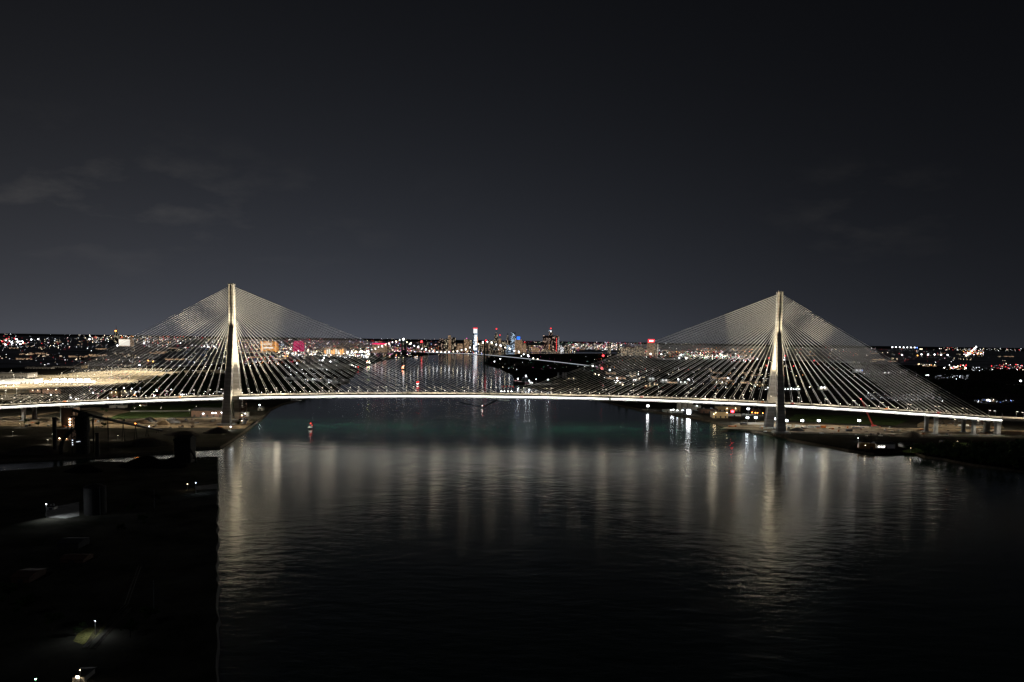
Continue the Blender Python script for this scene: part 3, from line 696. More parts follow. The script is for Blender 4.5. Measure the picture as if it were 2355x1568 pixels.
dots([(2052+i*8.6, 803+i*.15) for i in range(7)], 'w', 1.9); dots([(2105,804),(2109,804)], 'b', 1.8); dots([(2116,806),(2120,806)], 'y', 1.4)
dots([(2074,821),(2119,820),(2134,820.5),(2149,820.5),(2164,821),(2179,821.5)], 'w', 2.2); dots([(2110,822)], 'o', 2.)
lights(2040, 2200, 800, 835, 45, 'wdryd', .7); lights(2110, 2150, 838, 842, 24, 'wyyo', 1.1); lights(2170, 2222, 842, 850, 30, 'wwyor', 1.2)
for i in range(26): dots([(2222+i*.95+random.uniform(-1.2, 1.2), 822-i*.78+random.uniform(-.8, .8))], random.choice('wwyor'), 1.9)
lights(2215, 2262, 806, 816, 34, 'oryww', 1.); lights(2160, 2355, 801, 806, 40, 'wwydr', .8); lights(2280, 2355, 836, 850, 24, 'wrryd', 1.1); lights(2235, 2285, 845, 852, 16, 'dwd', .9)
lights(2150, 2230, 862, 872, 22, 'dwdd', .9); dots([(2134,868),(2131,868)], 'w', 2.6); dots([(2347,882)], 'w', 3.); dots([(2270,923),(2276,924)], 'w', 2.4); lights(2240, 2330, 920, 926, 12, 'dwb', .8)
dots([(1978,854),(1983,855),(1973,853)], 'b', 1.8); dots([(1976,853)], 'w', 2.0); lights(1900, 2110, 850, 865, 24, 'ddw', .8)
lights(1990, 2170, 905, 922, 60, 'ddwdd', 1.)
# shore yards left
lights(655, 790, 836, 882, 40, 'wwdd', 1.); lights(700, 765, 873, 883, 16, 'www', 1.3); lights(200, 420, 893, 912, 34, 'wwyymr', 1.1); dots([(303,895),(361,900),(285,893)], 'w', 2.); dots([(309,910)], 'o', 2.6)
dots([(394,893),(394,897),(416,908),(420,908),(354,911),(163,915),(175,918),(248,917),(117,909),(214,904),(323,893)], 'w', 2.0)
lights(420, 520, 898, 910, 12, 'wdd', 1.)
pts.sort(key=lambda q: -(q[2]/max(q[0].length, 1)*max(q[0].length, 900)))
def radius(p, sz): return max(.5, (p-CAM).length*.00035)*sz
protos = {}
def describe(c): return {'w': 'cool white', 'y': 'warm yellow', 'o': 'orange', 'r': 'red', 'g': 'green', 'm': 'pink', 'b': 'blue', 'd': 'faint pale'}[c]
def area_word(p):
    a = p.x/p.y
    return 'far left town' if a < -.37 else 'town behind the left cables' if a < -.17 else 'waterfront below the skyline' if a < .12 else 'town behind the right cables' if a < .5 else 'far right town'
rest = MB(); NI = 270
for i, (p, c, sz) in enumerate(pts):
    r = radius(p, sz)
    if i < NI:
        if c not in protos:
            mb = MB(); mb.tube([(0, 0, 0), (0, 0, 3.4)], [.09, .06], pipec, 5); mb.ball((0, 0, 4.2), 1., PAL[c], 8, 5, .85); protos[c] = mb.mesh('city_lamp')
        o = bpy.data.objects.new('city_lamp', protos[c]); COL.objects.link(o)
        o.location = (p.x, p.y, max(ZL, p.z-4.2*r)); o.scale = (r, r, r)
        tag(o, f'{describe(c)} lamp glowing in the {area_word(p)}', 'street lamp', f'{describe(c)} lamps in the {area_word(p)}')
    else: rest.octa(p, r, PAL[c])
tbm = []
for k_ in range(5):
    mb = MB(); w_, d_, h_ = ((34,22,9),(60,30,7),(24,24,18),(46,18,12),(80,40,8))[k_]
    mb.box((0, 0, 0), (w_, d_, h_), BW[('mid','tan','mid','dark','tan')[k_]]); mb.box((0, 0, h_), (w_+.6, d_+.6, .5), roofm); mb.box((w_*.2, 0, h_+.5), (w_*.15, d_*.2, 1.8), pipec); tbm.append(mb.mesh('town_block'))
for x0, x1, y0, y1, n in ((0,420,776,832,44),(545,860,786,826,62),(860,1080,797,809,26),(1300,1480,795,806,18),(1480,1740,798,826,34),(1400,1780,850,892,16),(1800,2340,812,845,24)):
    for i in range(n):
        p = G(random.uniform(x0, x1), random.uniform(y0, y1)+((x0+x1)/2-1177)*0, ZL+.6)
        o = bpy.data.objects.new('town_block', random.choice(tbm)); COL.objects.link(o); o.location = p; o.rotation_euler.z = random.choice((0, .2, -.2, 1.57))
        tag(o, f'low flat block with a few lit windows in the {area_word(p)}', 'building', f'low blocks of the {area_word(p)}')
tag(obj('city_lights', rest), 'countless small lamps of the dark town spread to the horizon', 'city lights', kind='stuff')
# ------------------------------------------------------------------ helpers for things on the ground
def base_of(px0, px1, yb, ytop, depth=None):
    a = G(px0, yb, ZL); c = G(px1, yb, ZL); mid = (a+c)/2
    h = AT((px0+px1)/2, ytop, mid.y).z-ZL; w = (c-a).length; rz = math.atan2(c.y-a.y, c.x-a.x)
    return mid, w, max(2., h), rz, depth or w*.5
def hall(name, label, px0, px1, yb, ytop, wall, roof=None, depth=None, rise=0., lamps=(), lampmat=None, extra=None, group=None, cat='building', rz=None):
    mid, w, h, r0, dp = base_of(px0, px1, yb, ytop, depth)
    if rz is not None: r0 = rz
    r = thing(name, label, cat, (mid.x, mid.y+dp/2, ZL), group, r0*.5)
    mb = MB(); mb.box((0, 0, 0), (w, dp, h-rise), wall); obj('wall', mb, r)
    mb = MB()
    if rise > .5:
        a, b_ = w/2+.6, dp/2+.6
        mb.add([(-a,-b_,h-rise),(a,-b_,h-rise),(a,0,h),(-a,0,h),(a,b_,h-rise),(-a,b_,h-rise)], [(0,1,2,3),(3,2,4,5),(0,3,5),(1,4,2)], roof or roofm)
    else:
        mb.box((0, 0, h), (w+.8, dp+.8, .5), roof or roofm); mb.box((w*.2, 0, h+.5), (w*.12, dp*.2, 1.6), pipec); mb.box((-w*.25, dp*.1, h+.5), (w*.08, dp*.16, 1.2), pipec)
    obj('roof', mb, r)
    mb = MB()
    nd = 1 if w < 27 else int(w/9)
    for i in range(nd): mb.box((-w/2+(i+.5)*w/nd, -dp/2-.1, .1), (min(3., w/nd*.5), .18, min(3.4, (h-rise)*.6)), darksteel)
    obj('loading_doors', mb, r)
    for t, hz in lamps:
        mb = MB(); mb.lens((w*t, -dp/2-.35, (h-rise)*hz), (1.3, .5, .8), darksteel, lampmat or L_warm, (2, 0)) if not lampmat is L_cool else mb.lens((w*t, -dp/2-.35, (h-rise)*hz-.3), (2.2, .5, 1.2), darksteel, L_cool, (2, 0)); obj('wall_lamp', mb, r)
    if extra: extra(r, w, dp, h-rise)
    return r
def tree_mesh(seed, h, rw, n=420, lmat=leaf, ls=.75):
    rnd = random.Random(seed); mb = MB(); th = h*.42
    cl = []
    tr = MB(); tr.tube([(0,0,0), (rnd.uniform(-.2,.2),0,th*.6), (rnd.uniform(-.4,.4),rnd.uniform(-.3,.3),h*.75)], [h*.028, h*.02, h*.006], bark, 6)
    for k in range(7):
        a = rnd.uniform(0, 6.28); z0 = h*rnd.uniform(.28, .6); L_ = rw*rnd.uniform(.55, .95)
        e = Vector((math.cos(a)*L_, math.sin(a)*L_, z0+h*rnd.uniform(.08, .3)))
        tr.tube([(0,0,z0), e*.6+Vector((0,0,z0*.42)), e], [h*.012, h*.008, h*.003], bark, 4); cl.append((e, rw*rnd.uniform(.28, .5)))
    for k in range(5): cl.append((Vector((rnd.uniform(-.4,.4)*rw, rnd.uniform(-.4,.4)*rw, h*rnd.uniform(.62, .95))), rw*rnd.uniform(.28, .5)))
    for i in range(n):
        c, r_ = cl[rnd.randrange(len(cl))]
        d = Vector((rnd.gauss(0,1), rnd.gauss(0,1), rnd.gauss(0,.8)))
        p = c+d.normalized()*r_*rnd.uniform(.3, 1.1)
        u = Vector((rnd.gauss(0,1), rnd.gauss(0,1), rnd.gauss(0,1))).normalized(); v = u.orthogonal().normalized(); q = ls*rnd.uniform(.5, 1.1)
        mb.add([p-u*q-v*q*.5, p+u*q-v*q*.5, p+u*q*.8+v*q*.6, p-u*q*.7+v*q*.6], [(0,1,2,3)], lmat)
    return tr, mb
TREES = []
for i in range(3):
    r = bpy.data.objects.new('broadleaf_tree', None); COL.objects.link(r)
    a, b_ = tree_mesh(40+i, 13, 5.2); obj('trunk', a, r); obj('crown', b_, r); TREES.append(r)
used = [False]*3
def tree(p, s, label, group):
    k = random.randrange(3)
    o = copy_tree(TREES[k]) if used[k] else TREES[k]; used[k] = True
    o.location = p; o.scale = (s, s, s*random.uniform(.85, 1.15)); o.rotation_euler.z = random.uniform(0, 6.28)
    tag(o, label, 'tree', group); return o
def inside(p, poly):
    c = False; j = len(poly)-1
    for i in range(len(poly)):
        a, b_ = poly[i], poly[j]
        if (a.y > p.y) != (b_.y > p.y) and p.x < (b_.x-a.x)*(p.y-a.y)/(b_.y-a.y)+a.x: c = not c
        j = i
    return c
def wood(name, label, poly, n, h=13., leafn=46, mat=leaf2):
    P = [G(x, y, ZL) for x, y in poly]; x0, x1 = min(p.x for p in P), max(p.x for p in P); y0, y1 = min(p.y for p in P), max(p.y for p in P)
    mb = MB(); k = 0; tries = 0
    while k < n and tries < n*30:
        tries += 1
        p = Vector((random.uniform(x0, x1), random.uniform(y0, y1), ZL))
        if not inside(p, P): continue
        k += 1; hh = h*random.uniform(.65, 1.25); rw = hh*random.uniform(.3, .45)
        mb.tube([p, p+Vector((0, 0, hh*.5))], [.3, .15], bark, 4)
        for i in range(leafn):
            d = Vector((random.gauss(0,1), random.gauss(0,1), random.gauss(0,1))).normalized()
            c = p+Vector((0, 0, hh*.6))+Vector((d.x*rw, d.y*rw, d.z*hh*.4))*random.uniform(.35, 1.05)
            u = Vector((random.gauss(0,1), random.gauss(0,1), random.gauss(0,.6))).normalized(); v = u.orthogonal().normalized(); q = hh*.13*random.uniform(.6, 1.2)
            mb.add([c-u*q-v*q*.6, c+u*q-v*q*.5, c+u*q*.8+v*q*.6, c-u*q*.7+v*q*.6], [(0,1,2,3)], mat)
    return tag(obj(name, mb), label, 'wood', kind='stuff')
def heap(name, label, px, py, wpx, hm, mat, group=None, asp=.6):
    p = G(px, py, ZL); w = (G(px+wpx/2, py, ZL)-G(px-wpx/2, py, ZL)).length/2
    rnd = random.Random(int(px*7+py)); n = 20; rings = []
    prof = [(1.04, -.3), (.86, .14), (.68, .40), (.48, .66), (.28, .88), (.09, 1.)]
    off = [rnd.uniform(.82, 1.14) for _ in range(n)]
    for r_, z in prof:
        rings.append([(w*r_*off[k]*math.cos(6.283*k/n)+w*.12*z, w*asp*r_*off[(k*3) % n]*math.sin(6.283*k/n), max(-.4, hm*z*rnd.uniform(.93, 1.05))) for k in range(n)])
    o = obj(name, MB().ring(rings, mat), None, (p.x, p.y, ZL), True)
    return tag(o, label, 'heap', group)
# mast lamps
L_rim2 = lamp('mast_rim_glow', (1., .88, .66), 14, False)
def mast(name, h, glow, head, poleR=.22):
    r = bpy.data.objects.new(name, None); COL.objects.link(r)
    obj('pole', MB().tube([(0,0,0), (0,0,h*.5), (0,0,h)], [poleR, poleR*.75, poleR*.5], pipec), r)
    mb = MB()
    for k in range(4):
        a = k*1.5708+.6; mb.box((math.cos(a)*.9, math.sin(a)*.9, h-.1), (.9, .6, .25), pipec, a)
    mb.lathe((0, 0, h-.2), [(.3, 0), (.3, .5)], pipec, 8); hd = obj('lamp_head', mb, r)
    mb = MB()
    for k in range(4):
        a = k*1.5708+.6; mb.lens((math.cos(a)*.9, math.sin(a)*.9, h-.1-head*.5), (head*1.5, head*1.5, head*.5), L_rim2, glow, (0,), a)
    obj('lens', mb, hd); return r

# ------------------------------------------------------------------ left bank: customs plaza
town = surf('town_ground', spec=0., col=(.34, .34, .37), rough=.95, var=.5, scale=.004, col2=(.14, .145, .15))  # paler far ground stands in for haze over the town
sheet('town_ground', [(-700,849),(0,846),(180,841),(420,843),(640,829),(800,819),(850,812),(960,810),(1100,806.5),(1250,805.5),(1480,806.5),(1640,807.5),(1680,824),(2000,836),(2355,848),(3100,865),(3100,830),(2600,812.5),(1500,792),(700,781.5),(0,771),(-700,761.5)], ZL+.6, town)
sheet('plaza_pavement', [(-70,864),(0,864),(64,863),(135,861.5),(180,856),(240,853),(303,851),(381,855.5),(430,852),(516,850),(516,858),(432,857.5),(381,865),(336,872.5),(303,878),(213,886),(103,892),(64,902),(0,909),(-70,912)], ZL+.1, plaza)
zz1 = lambda x, y: (x/7.75, (1180+y/4.9)/1.5817); zz2 = lambda x, y: ((480+x/4.9)/1.5817, (1180+y/4.9)/1.5817)
heads = [zz1(*q) for q in ((200,820),(245,895),(615,890),(1100,860),(1315,835),(1480,855),(1515,825),(1575,820),(1660,805),(1720,800),(1800,775),(1815,790),(1865,785),(1920,760),(1990,770),(1990,855),(2110,755),(2170,715),(2220,745),(2240,735),(2325,735),(2225,815),(685,975),(1385,915),(1690,885),(60,1000),(420,960),(900,950),(1150,940),(1500,960),(1750,960),(1950,920),(2150,900),(2300,930),(300,1140),(100,1170))]  # the later positions are masts added inside to brighten the plaza
heads += [zz2(*q) for q in ((115,715),(220,725),(260,745),(240,780),(365,730),(365,760),(405,720),(135,800),(520,790),(700,800))]  # closing entries here are added masts too
heads.sort()
bm = mast('plaza_light_mast', 16, L_plaza, .42)
for i, (px, py) in enumerate(heads):
    o = bm if i == 0 else copy_tree(bm); p = G(px, py, ZL+16.); o.location = (p.x, p.y, ZL); o.rotation_euler.z = random.uniform(0, 1.5)
    tag(o, f'tall warm light mast on the bright plaza, {ORD[i]} from the left', 'light mast', 'light masts over the customs plaza')
def canopy(label, px0, px1, yb, hgt=7., dp=16.):
    a = G(px0, yb, ZL); c = G(px1, yb, ZL); w = (c-a).length; mid = (a+c)/2; rz = math.atan2(c.y-a.y, c.x-a.x)
    r = thing('inspection_canopy', label, 'canopy', (mid.x, mid.y, ZL), 'lit canopies on the plaza', rz)
    mb = MB(); mb.box((0, 0, hgt), (w, dp, .9), white); obj('roof', mb, r)
    mb = MB(); n = max(3, int(w/14))
    for i in range(n):
        for q in (-dp*.3, dp*.3): mb.tube([(-w*.47+i*w*.94/(n-1), q, 0), (-w*.47+i*w*.94/(n-1), q, hgt)], .3, white)
    tag(obj('posts', mb, r), kind='stuff')
    mb = MB()
    for i in range(n-1): mb.box((-w*.47+(i+.5)*w*.94/(n-1), 0, 0), (2.2, 4, 3), white)
    tag(obj('booths', mb, r), kind='stuff')
    for i in range(n): obj('fascia_glow', MB().lens((-w*.47+(i)*w*.94/(n-1), -dp/2-.25, hgt-.3), (w/n*.92, .5, 1.9), white, L_plazaw, (2, 0)), r)  # glowing panels stand in for strongly lit booths and ground
canopy('long white lit inspection canopy glaring in the middle of the plaza', 92, 220, 883.5, 7, 18)
canopy('short white canopy behind the long one on the plaza', 128, 205, 878.5, 7, 14)
canopy('white glaring canopy at the left edge of the plaza', -55, 44, 888, 7.5, 18)
hall('terminal_building', 'long pale terminal building with bright windows at the left of the plaza', -50, 82, 881.5, 871, white, white, 40, extra=lambda r, w, d, h: obj('window_band', MB().box((0, -d/2-.25, h*.25), (w*.98, .3, h*.34), wht2), r))
hall('warehouse', 'pale flat warehouse beyond the terminal at the left edge', -60, 63, 868, 858, concrete, concrete, 60)
hall('warehouse', 'long low grey shed on the dark ground behind the plaza masts', 54, 118, 848, 843.5, concrete, roofm, 30)
hall('warehouse', 'second long low grey shed right of the first behind the plaza', 120, 185, 846, 842, concrete, roofm, 30)
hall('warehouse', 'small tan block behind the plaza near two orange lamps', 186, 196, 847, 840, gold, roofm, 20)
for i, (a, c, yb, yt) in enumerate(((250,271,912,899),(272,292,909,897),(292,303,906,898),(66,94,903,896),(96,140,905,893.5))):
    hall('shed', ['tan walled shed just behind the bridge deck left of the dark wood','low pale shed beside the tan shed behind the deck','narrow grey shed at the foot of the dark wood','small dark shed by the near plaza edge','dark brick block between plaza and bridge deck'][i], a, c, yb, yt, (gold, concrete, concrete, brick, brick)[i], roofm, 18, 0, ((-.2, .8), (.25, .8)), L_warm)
# lot cars
def car_mesh(mat):
    mb = MB(); mb.box((0,0,.35), (4.4,1.8,.62), mat); mb.box((-.2,0,.95), (2.5,1.6,.6), darksteel, 0, .82)
    for x in (-1.4, 1.4):
        for y in (-.8, .8): mb.lathe((x, y, .0), [(.33, .02), (.33, .6)], rubber, 8)
    return mb.mesh('parked_car')
cm = [(car_mesh(white), 'white'), (car_mesh(darksteel), 'dark'), (car_mesh(redp), 'red'), (car_mesh(pipec), 'silver')]
def cars(rows, where, n, mats=(0,0,3,3,1,2)):
    for k in range(n):
        x0, x1, y = rows[k % len(rows)]; p = G(random.uniform(x0, x1), y+random.uniform(-.15, .15), ZL)
        me, cn = cm[random.choice(mats)]; o = bpy.data.objects.new('parked_car', me); COL.objects.link(o); o.location = (p.x, p.y, ZL+.12); o.rotation_euler.z = random.choice((0, 1.57))+random.uniform(-.1, .1)
        tag(o, f'small {cn} car parked {where}', 'car', f'{cn} cars parked {where}')
cars([(235,300,868),(240,300,871),(245,300,865),(250,330,861)], 'on the bright plaza', 44)
cars([(20,60,897),(0,60,900)], 'at the near corner of the plaza', 10)
cars([(700,760,876),(705,770,879),(710,765,882)], 'in the lit lot behind the left cables', 30)
cars([(2000,2090,910),(2005,2110,914),(2020,2120,918)], 'in the grey lot behind the right cables', 44)
cars([(2135,2280,974),(2140,2290,979),(2150,2280,969)], 'in the yard behind the right piers', 36)
sheet('parking_lot', [(690,875),(705,869),(800,872),(806,877),(770,884),(695,884)], ZL+.1, concrete)
sheet('parking_lot', [(655,868),(690,866),(690,874),(660,873)], ZL+.1, concrete)
sheet('parking_lot', [(1985,916),(2000,905),(2120,908),(2165,916),(2110,922),(2000,921)], ZL+.1, asphalt)
L_lot = lamp('lot_lamp_glow', (1., .9, .72), 900)
lotm = mast('lot_lamp', 12, L_lot, .4); k = 0
for i, (px, py, w_) in enumerate(((708,872,'lit lot left of the river'),(738,870,'lit lot left of the river'),(770,868,'lit lot left of the river'),(2010,902,'grey lot behind the right cables'),(2050,902,'grey lot behind the right cables'),(2095,905,'grey lot behind the right cables'),(2150,963,'yard behind the right piers'),(2196,964,'yard behind the right piers'),(2250,967,'yard behind the right piers'))):
    o = lotm if i == 0 else copy_tree(lotm); p = G(px, py, ZL+12); o.location = (p.x, p.y, ZL)
    tag(o, f'white lamp mast in the {w_}, {ORD[i%3]} from the left', 'light mast', 'lamp masts over car lots')
# left bank cement works and docks up the river
hall('factory', 'pale walled dock shed with two glaring wall lamps on the left bank', 683, 800, 849, 836, concrete, roofm, 60, 0, ((-.05, .75), (.25, .7)), L_flood)
hall('factory', 'square pale block above the dock shed on the left bank', 722, 775, 834, 826, concrete, roofm, 40, 0, ((-.3, .7), (.35, .8)), L_flood)
for i, x in enumerate((708, 716, 724)):
    p = G(x, 838, ZL); o = thing('silo', f'pale round silo behind the dock shed, {ORD[i]} of three', 'silo', (p.x, p.y, ZL), 'silos by the dock shed')
    obj('shell', MB().lathe((0,0,0), [(7, 0), (7, 34), (5, 38), (1, 39)], concrete, 14), o); obj('walkway', MB().tube([(0,0,39), (0,0,42)], 1.2, steel, 6), o)
hall('dock_shed', 'small white block beside the moored ship at the left quay', 798, 809, 845, 836, white, white, 16, 0, ((0., .8),), L_flood)

# woods (dark, read as a mass)
wood('wood', 'dark wood between plaza and bridge deck behind the left cables', [(303,892),(330,880),(381,868),(436,860),(516,861),(560,862),(560,915),(500,918),(420,922),(330,922)], 230, 14)
wood('wood', 'dark wood on the left bank between tower and river', [(545,868),(640,868),(650,883),(770,887),(766,898),(690,914),(560,914)], 230, 13)
wood('wood', 'dark trees along the left bank slope below the lit lot', [(640,884),(780,883),(768,898),(690,912)], 60, 11)
wood('wood', 'dark wooded point on the right bank below the suspension bridge', [(1120,836),(1128,822),(1230,820),(1420,822),(1480,835),(1400,852),(1240,852),(1190,848),(1150,843)], 300, 14)
wood('wood', 'dark scrub on the right bank by the freighter dock', [(1250,880),(1350,868),(1480,890),(1560,905),(1560,925),(1440,930),(1330,905)], 160, 10)
wood('wood', 'dark wood behind the right cables', [(1560,860),(1760,850),(1760,864),(1600,875)], 120, 14)
wood('wood', 'dark wood right of the right tower behind the deck', [(1810,870),(1990,860),(2150,880),(2355,890),(2355,915),(2180,912),(1980,900),(1830,885)], 300, 14)
wood('wood', 'dark woods far right under the horizon', [(2000,835),(2355,855),(2355,885),(2100,875),(1900,850)], 160, 16)
wood('wood', 'dark shore trees on the near right point', [(2112,1040),(2180,1026),(2260,1030),(2355,1018),(2420,1030),(2400,1085),(2355,1080),(2235,1062),(2175,1052),(2130,1046)], 190, 10, 60)
for i, (x, y, s) in enumerate(((2086,1036,.62),(2096,1038,.7),(2105,1040,.85),(2113,1041,1.),(2120,1045,.9),(2133,1049,.7),(2147,1052,.85),(2163,1054,.9),(2178,1055,.7),(2195,1060,.9),(2215,1064,.8),(2235,1066,.95),(2255,1070,.8),(2280,1074,1.),(2305,1077,.9),(2330,1080,1.))):
    tree(G(x, y, ZL), s, f'dark bushy tree on the near right shore, {ORD[i]} from the left along the water', 'trees along the near right shore')
for i, (x, y, s) in enumerate(((551,976,.5),(553,972,.55),(548,979,.4))):
    tree(G(x, y, ZL), s, f'small tree beside the foot of the left tower, {ORD[i]} of three', 'small trees at the left tower foot')
for i, (x, y) in enumerate(((60,975),(88,981),(250,970),(240,985),(236,949),(244,951))):
    tree(G(x, y, ZL), .6, f'small green tree on the left bank below the deck, {ORD[i]} of six', 'small trees on the left bank')

# ------------------------------------------------------------------ left bank under the bridge
sheet('work_ground', [(-60,962),(60,958),(200,962),(330,960),(430,962),(500,960),(560,963),(590,966),(562,985),(520,986),(470,983),(300,985),(150,981),(-60,980)], ZL+.1, dirt)  # pale dirt trimmed to the bands of light below the deck
sheet('grass_field', [(250,953),(300,947),(440,946.5),(436,958),(330,962),(240,965)], ZL+.2, grass)
sheet('grass_field', [(300,933),(520,927),(560,928),(520,944),(300,944)], ZL+.2, grass)
sheet('lit_path', [(300,944.6),(438,943.6),(438,945.2),(300,946.4)], ZL+.3, white)
sheet('dirt_road', [(170,940),(215,936),(260,939),(300,946),(270,953),(240,966),(225,966),(240,952),(215,945)], ZL+.25, dirt)
sheet('dirt_road', [(60,955),(130,946),(140,948),(70,958),(0,962),(0,959)], ZL+.25, dirt)
hall('workshop', 'long low workshop with glaring wall lamps beside the left tower', 437, 512, 958.5, 939.5, brick, roofm, 40, 3.5, ((-.38+.55, .62), (.27, .62), (-.12, .5), (.46, .7)), L_cool)
hall('yard_office', 'pale low office block behind the dirt road under the left deck', 250, 286, 938, 932, concrete, roofm, 14)
hall('yard_office', 'small red roofed hut behind the grass under the left deck', 323, 333, 934, 930, white, redp, 10, 1.2, ((-.6, .6),), L_warm)
hall('concrete_tower', 'tall brown concrete block with six lit windows under the left deck', 140, 168, 981, 938.5, brick, roofm, 20, extra=lambda r, w, d, h: [obj('lit_window', MB().box((w*(.22+.12*(i % 2)), -d/2-.25, h*(.08+.15*(i//2))), (1.5, .3, 1.3), L_warm), r) for i in range(6)])
hall('works_building', 'low dark works building at the foot of the brown concrete block', 131, 158, 1012, 988, rust, roofm, 18, 0, ((-.3, .15), (.1, .15), (.3, .15)), L_warm)
for i, (x, y) in enumerate(((451,933.5),(436,942),(370,938),(310,938))):
    o = copy_tree(lotm); p = G(x, y, ZL+7); o.location = (p.x, p.y, ZL); o.scale = (.6, .6, .6); tag(o, f'small lamp mast by the lit path under the left deck, {ORD[i]} from the right', 'light mast', 'lamp masts by the lit path')  # all but the rightmost are masts added to light the path
heap('sand_heap', 'pale sand heap below the left deck, left one of two beside the dark heaps', 328, 974, 46, 6.5, sandm)
heap('sand_heap', 'larger pale sand heap right of the first under the left deck', 375, 977, 46, 7.5, sandm)
heap('soil_heap', 'dark soil heap behind the two sand heaps', 342, 970, 44, 8, soil)
heap('soil_heap', 'dark soil heap right of the larger sand heap', 394, 972, 50, 8.5, soil)
heap('sand_heap', 'small pale heap near the conveyor foot', 250, 974, 30, 5, sandm)
heap('soil_heap', 'wide dark mound in front of the left tower foot', 498, 995, 70, 8, soil)
heap('soil_heap', 'low dark mound left of the tower foot mound', 420, 1000, 90, 6, soil)
heap('soil_heap', 'long dark mound on the low ground by the inlet', 330, 1022, 150, 8, soil)
heap('soil_heap', 'broad dark mound at the far left by the inlet', 80, 1040, 150, 8, soil)
rnd2 = random.Random(5)
mb_r = []
def clutter(name, label_f, pts_, mats, group):
    for i, (x, y) in enumerate(pts_):
        q = G(x, y, ZL); mt = rnd2.choice(mats); mb = MB(); k = rnd2.randrange(3)
        if k == 0:
            for j in range(5): mb.tube([(-3, j*.7-1.4, .35), (3, j*.7-1.4, .35)], .33, mt, 7)
            for j in range(4): mb.tube([(-3, j*.7-1.05, .95), (3, j*.7-1.05, .95)], .33, mt, 7)
            nm = 'pipe_stack'
        elif k == 1:
            for j in range(3): mb.box((0, 0, j*.9), (4.5-j*.8, 2.4, .8), mt, j*.05)
            nm = 'block_stack'
        else:
            for j in range(4): mb.box((j*1.3-2, rnd2.uniform(-.5, .5), 0), (1.1, 1.1+rnd2.random(), .8+rnd2.random()), mt, rnd2.uniform(-.4, .4))
            nm = 'crate_row'
        o = obj(nm, mb, None, (q.x, q.y, ZL+.1)); o.rotation_euler.z = rnd2.uniform(0, 3.1)
        tag(o, label_f(nm.replace('_', ' '), i), nm.split('_')[1], group)
clutter('x', lambda n, i: f'small {n} on the lit work ground by the left tower', [(rnd2.uniform(60, 540), rnd2.uniform(963, 984)) for _ in range(46)], (rust, pipec, concrete, darksteel, orangep, bark), 'building materials left on the left bank')
clutter('x', lambda n, i: f'small {n} on the dirt works by the right tower', [(rnd2.uniform(1760, 2300), rnd2.uniform(982, 1004)) for _ in range(56)], (rust, pipec, concrete, darksteel, orangep, white), 'building materials left on the right bank')
# glaring site lamps
def site_flood(name, px, py, hgt, label, glow=L_flood, size=(2.4, 1.5), tilt=.25, group=None, face=0., zb=ZL):
    p = G(px, py, zb+hgt); r = thing(name, label, 'floodlight', (p.x, p.y, zb), group)
    obj('pole', MB().tube([(0,0,0), (0,0,hgt-.6)], [.2, .13], pipec), r)
    n = Vector((-p.x/p.length*.9+face, -1, -tilt)).normalized(); u = Vector((-n.y, n.x, 0)).normalized(); v = n.cross(u); c = Vector((0, 0, hgt))
    if v.z < 0: v = -v
    def plate(off, a, b_, th, mat):
        q = [c+n*off+u*x*a/2+v*y*b_/2 for x, y in ((-1,-1),(1,-1),(1,1),(-1,1))]; q2 = [k+n*th for k in q]
        fs = [(3,2,1,0),(4,5,6,7),(0,1,5,4),(1,2,6,5),(2,3,7,6),(3,0,4,7)]
        mb = MB(); mb.add(q+q2, fs, darksteel); mb.mi[1] = mb.m(mat)
        if u.cross(v).dot(n) < 0: mb.f = [f[::-1] for f in mb.f]
        return mb
    h_ = obj('lamp_head', plate(-.5, size[0]+.2, size[1]+.2, .5, darksteel), r)
    obj('lens', plate(.02, size[0], size[1], .12, glow), h_)
    return r
site_flood('site_floodlight', 530.5, 981, 5, 'single glaring floodlight on the ground at the foot of the left tower', L_flood, (1.6, 1.2), .5)
site_flood('site_floodlight', 597, 931, 9, 'white double floodlight on the quay corner right of the left tower', L_cool, (2.6, 1.0))
p = G(562, 974, ZL); r = thing('storage_tank', 'small white domed tank lit on the quay right of the left tower', 'tank', (p.x, p.y, ZL)); obj('shell', MB().lathe((0,0,0), [(3.4,0),(3.4,4),(2.6,5.5),(.4,6.4)], white, 14), r); obj('ladder', MB().box((0,-3.6,0), (.6,.2,5), steel), r)
site_flood('site_floodlight', 556, 967, 7, 'floodlight over the white domed tank on the quay', L_warm, (1.4, .8), .9)
hall('quay_hut', 'small white quay hut under the deck right of the left tower', 556, 570, 957, 949, white, white, 8, 0, ((0., .7),), L_cool)
hall('quay_house', 'small pale quay house at the river corner right of the left tower', 592, 604, 944, 938, concrete, roofm, 10)
# left tower works hoist
p = Vector((XT[0]+10.5, YB+14, ZL)); r = thing('hoist_scaffold', 'brown scaffold hoist beside the far leg of the left tower under the deck', 'scaffold', p)
mb = MB()
for x in (-4, 4):
    for y in (-4, 4): mb.tube([(x, y, 0), (x, y, 36)], .3, rust, 4)
for z in range(0, 37, 4):
    mb.box((0, 0, z), (8.6, 8.6, .25), rust)
obj('frame', mb, r); obj('cage', MB().box((0, 0, 18), (5, 5, 4), brick), r); obj('lamp', MB().box((0, -4.6, 10), (1.2, .4, 1.2), L_warm), r)
